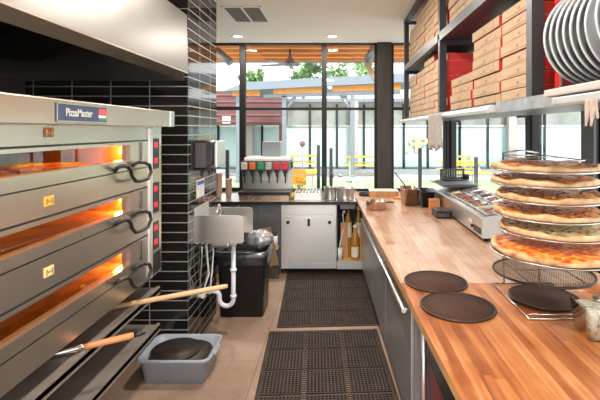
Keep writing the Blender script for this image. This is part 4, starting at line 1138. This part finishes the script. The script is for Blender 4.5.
beam('timber_brace', 'tan timber brace slanting down to dark column outside', (ox(366.5, Yb), Yb, oz(63, Yb)), (ox(382, Yb), Yb-.4, oz(98, Yb)), .085, 'strut_tan')
beam('steel_brace', 'grey steel brace at upper left corner outside windows', (ox(231, 7.6), 7.6, oz(63, 7.6)), (ox(212, 7.6), 7.7, 3.22), .10, 'strut_grey')
# railing on the patio edge
rl = thing('patio_railing', 'black railing posts with thin cables outside the windows', 'railing', (0, 0, 0))
Yr = 7.6
for px, top in ((227.5, 150), (318.5, 145), (331, 148), (420, 148), (476, 157), (545, 160)):
    MB().box(ox(px, Yr)-.028, ox(px, Yr)+.028, Yr-.028, Yr+.028, -.02, oz(top, Yr)).build('post', 'post', rl)
m = MB()
for z in (.78, .98): m.tube([(ox(227.5, Yr), Yr, z), (ox(545, Yr), Yr, z)], .005, 6)
m.build('cable', 'steel', rl)
# long building opposite
YF = 20.0
fb = thing('opposite_building', 'long low building with pale frosted glass panels across the patio', 'building', (0, 0, 0))
MB().box(-11, 18, YF+.12, YF+6, 0, 3.05).build('wall', 'facade', fb)
pxs = [150, 190, 218, 241, 262, 283, 310, 337, 364, 404, 428, 460, 488, 516, 545, 590, 640]
for a, b in zip(pxs, pxs[1:]):
    x0, x1 = ox(a, YF)+.05, ox(b, YF)-.05
    MB().box(x0, x1, YF+.06, YF+.11, .08, 1.93).build('frosted_panel', 'frosted', fb)
    MB().box(x0, x1, YF+.07, YF+.11, 1.99, 2.86).build('upper_glazing', 'clearbay', fb)
for a in pxs: MB().box(ox(a, YF)-.05, ox(a, YF)+.05, YF, YF+.12, 0, 2.95).build('mullion', 'blackframe', fb)
MB().box(-11, 18, YF, YF+.115, 1.93, 1.99).build('rail', 'alu', fb); MB().box(-11, 18, YF, YF+.115, 0, .08).build('bottom_rail', 'strut_grey', fb)
MB().box(-11.2, 18.2, YF-.2, YF+6, 3.05, 3.22).build('roof', 'metal_roof', fb)
for px in (354, 250, 510): MB().box(ox(px, YF)-.18, ox(px, YF)+.18, YF-.35, YF-.05, 0, 3.05).build('pier', 'facade', fb)
sg = thing('letter_sign', 'cream lettering on the frosted glass across the patio', 'sign', (ox(417, YF), YF-.03, oz(145, YF)))
o = text_mesh('letter', 'R', .95, 'badge_cream', sg, (-.20, 0, 0), (PI/2, 0, 0), .01, mirror=True); text_mesh('letter', 'P', .95, 'badge_cream', sg, (.24, 0, 0), (PI/2, 0, 0), .01)
# open shelter with sloping metal roof
Yc = 14.4
sl_ = thing('patio_shelter', 'open shelter with sloping grey metal roof and timber beams', 'shelter', (0, 0, 0))
rp = [(ox(222, Yc), oz(91, Yc)), (ox(246, Yc), oz(82, Yc)), (ox(405, Yc), oz(73, Yc)), (ox(620, Yc), oz(62, Yc)), (ox(620, Yc), oz(71, Yc)), (ox(405, Yc), oz(82, Yc)), (ox(246, Yc), oz(90, Yc))]
MB().prism(rp, Yc, Yc+3.0, 'y').build('roof', 'metal_roof', sl_)
MB().prism([(ox(230, Yc), oz(90.5, Yc)), (ox(258, Yc), oz(89, Yc)), (ox(258, Yc), oz(95, Yc)), (ox(230, Yc), oz(95, Yc))], Yc+.3, Yc+.5, 'y').build('timber_beam', 'soffit', sl_)
MB().prism([(ox(272, Yc), oz(88.5, Yc)), (ox(322, Yc), oz(86, Yc)), (ox(322, Yc), oz(92, Yc)), (ox(272, Yc), oz(94, Yc))], Yc+.3, Yc+.5, 'y').build('timber_beam', 'soffit', sl_)
MB().prism([(ox(332, Yc), oz(85.5, Yc)), (ox(402, Yc), oz(82, Yc)), (ox(402, Yc), oz(89, Yc)), (ox(332, Yc), oz(91, Yc))], Yc+.3, Yc+.5, 'y').build('timber_beam', 'soffit', sl_)
MB().prism([(ox(262, Yc), oz(94, Yc)), (ox(402, Yc), oz(89, Yc)), (ox(402, Yc), oz(93, Yc)), (ox(262, Yc), oz(97, Yc))], Yc+.3, Yc+.5, 'y').build('steel_beam', 'strut_grey', sl_)
for px in (283, 353, 236):
    MB().box(ox(px, Yc)-.07, ox(px, Yc)+.07, Yc+.3, Yc+.44, 0, oz(95, Yc)).build('post', 'strut_grey', sl_)
for (a, b) in ((283, 296), (353, 340)):
    p0, p1 = Vector((ox(a, Yc), Yc+.37, oz(112, Yc))), Vector((ox(b, Yc), Yc+.37, oz(93, Yc)))
    MB().tube([p0, p1], .06, 6).build('knee_brace', 'strut_grey', sl_)
rb = thing('red_shed', 'maroon clad building block with pale window beyond the patio', 'building', (0, 0, 0))
MB().box(ox(190, 18.3), ox(284, 18.3), 18.3, 19.6, 1.98, 3.42).build('cladding', 'maroon', rb)
for px in (196, 240, 281): MB().box(ox(px, 18.3)-.09, ox(px, 18.3)+.09, 18.35, 18.6, -.02, 1.98).build('post', 'maroon', rb)
MB().box(ox(222, 18.2), ox(230, 18.2), 18.26, 18.31, 2.05, 2.35).build('window_light', 'cream', rb)
for k in range(5): MB().box(ox(190, 18.2), ox(284, 18.2), 18.25, 18.3, 2.1+k*.28, 2.16+k*.28).build('cladding_board', 'maroon_light', rb)
# picnic tables
def picnic(label, px, Y, wid, dep=.75, ht=.75, seat=True, mt='yellow'):
    t = thing('picnic_table', label, 'table', (ox(px, Y), Y, -.015), group='yellow patio tables')
    m = MB()
    for k in range(5): m.box(-wid/2, wid/2, -dep/2+k*dep/5, -dep/2+k*dep/5+dep/5-.012, ht-.045, ht)
    m.build('tabletop', mt, t)
    for s in (-1, 1):
        if seat:
            MB().box(-wid/2, wid/2, s*(dep/2+.28)-.12, s*(dep/2+.28)+.12, .42, .46).build('bench', mt, t)
        m = MB(); x = s*wid*.36
        for q in (-1, 1): m.tube([(x, q*.15, ht-.05), (x, q*(dep/2+.15), 0)], .03, 6)
        if seat: m.box(x-.02, x+.02, -(dep/2+.36), dep/2+.36, .37, .42)
        m.build('leg_frame', 'white', t)
picnic('yellow picnic table outside, farthest one left of the middle mullion', 304, 18.0, 1.35)
picnic('yellow picnic table outside, just left of the dark column', 363, 17.3, 1.5)
picnic('yellow table without benches outside, beside the parasol pole and nearest the window', 303, 11.0, .75, seat=False)
picnic('yellow picnic table outside, far one behind the topping rail', 458, 17.4, 1.1)
picnic('yellow picnic table outside, middle one behind topping rail', 462, 14.4, 1.35)
picnic('wide yellow picnic table outside, behind the top pizza', 548, 13.6, 2.2, .9)
t = thing('patio_chair', 'orange backed yellow chair at the nearest yellow table outside', 'chair', (ox(296, 10.1), 10.1, -.02))
MB().box(-.22, .22, -.2, .2, .42, .46).build('seat', 'yellow', t); MB().box(-.22, .22, .18, .21, .50, .86).build('backrest', 'orange', t)
for a in (-.19, .19):
    for b in (-.17, .17): MB().cyl((a, b, 0), (a, b, .42), .015, n=8).build('leg', 'white', t)
t = thing('umbrella_pole', 'thin grey parasol pole with dark knob by yellow table', 'pole', (ox(302.5, 12.1), 12.1, -.015))
MB().cyl((0, 0, 0), (0, 0, 1.36), .022, n=10).build('pole', 'metal_roof', t); MB().blob((0, 0, 1.40), .085, sub=2).build('knob', 'maroon', t); MB().cyl((0, 0, 0), (0, 0, .06), .25, n=20).build('base', 'strut_grey', t)
t = thing('patio_bench', 'white slatted bench on the lawn beyond the copper pots', 'bench', (ox(349, 12.0), 12.0, -.02))
m = MB()
for k in range(3): m.box(-.4, .4, -.2+k*.14, -.08+k*.14, .42, .45)
m.build('seat', 'white', t)
for a in (-.36, -.12, .12, .36):
    m = MB(); m.box(a-.02, a+.02, -.18, -.14, 0, .42); m.build('leg', 'white', t); m = MB(); m.box(a-.02, a+.02, .16, .20, 0, .42); m.build('leg', 'white', t)
# trees beyond
def tree(label, px, Y, pyc, rpx, ht, seed, n=900):
    rng = random.Random(seed); X = ox(px, Y); zc = oz(pyc, Y); R = rpx*Y/F
    t = thing('tree', label, 'tree', (X, Y, -.02), group='trees beyond the patio')
    MB().tube([(0, 0, 0), (.1, 0, zc*.5), (-.05, .1, zc*.9)], [.22, .16, .07], 8).build('trunk', 'bark', t)
    m = MB()
    cl = [(Vector((rng.uniform(-1, 1)*R, rng.uniform(-.7, .7)*R, zc+rng.uniform(-ht, ht))), R*rng.uniform(.22, .42)) for _ in range(16)]
    for k in range(n):
        c, r = cl[k % 16]
        d = Vector((rng.gauss(0, 1), rng.gauss(0, 1), rng.gauss(0, 1))).normalized()*r*rng.random()**.4
        p = c+d; a = Vector((rng.gauss(0, 1), rng.gauss(0, 1), rng.gauss(0, 1))).normalized()*rng.uniform(.10, .24); b = a.orthogonal().normalized()*a.length*.6
        m._f([m.bm.verts.new(p-a), m.bm.verts.new(p+b), m.bm.verts.new(p+a), m.bm.verts.new(p-b)])
    m.build('crown', 'leaf', t)
tree('leafy tree rising behind shelter roof left of the dark column', 345, 29, 64, 30, 1.3, 1, 1700)
tree('small tree behind shelter roof right of the left mullion', 252, 30, 78, 10, .7, 2, 500)
tree('tree behind the shelter roof right of the ceiling fan', 303, 31, 72, 16, .9, 3, 800)
tree('green tree beyond building seen behind topping rail', 508, 28, 92, 22, 1.6, 4, 900)
tree('green tree beyond building at the far right windows', 575, 28, 90, 26, 1.6, 5, 900)
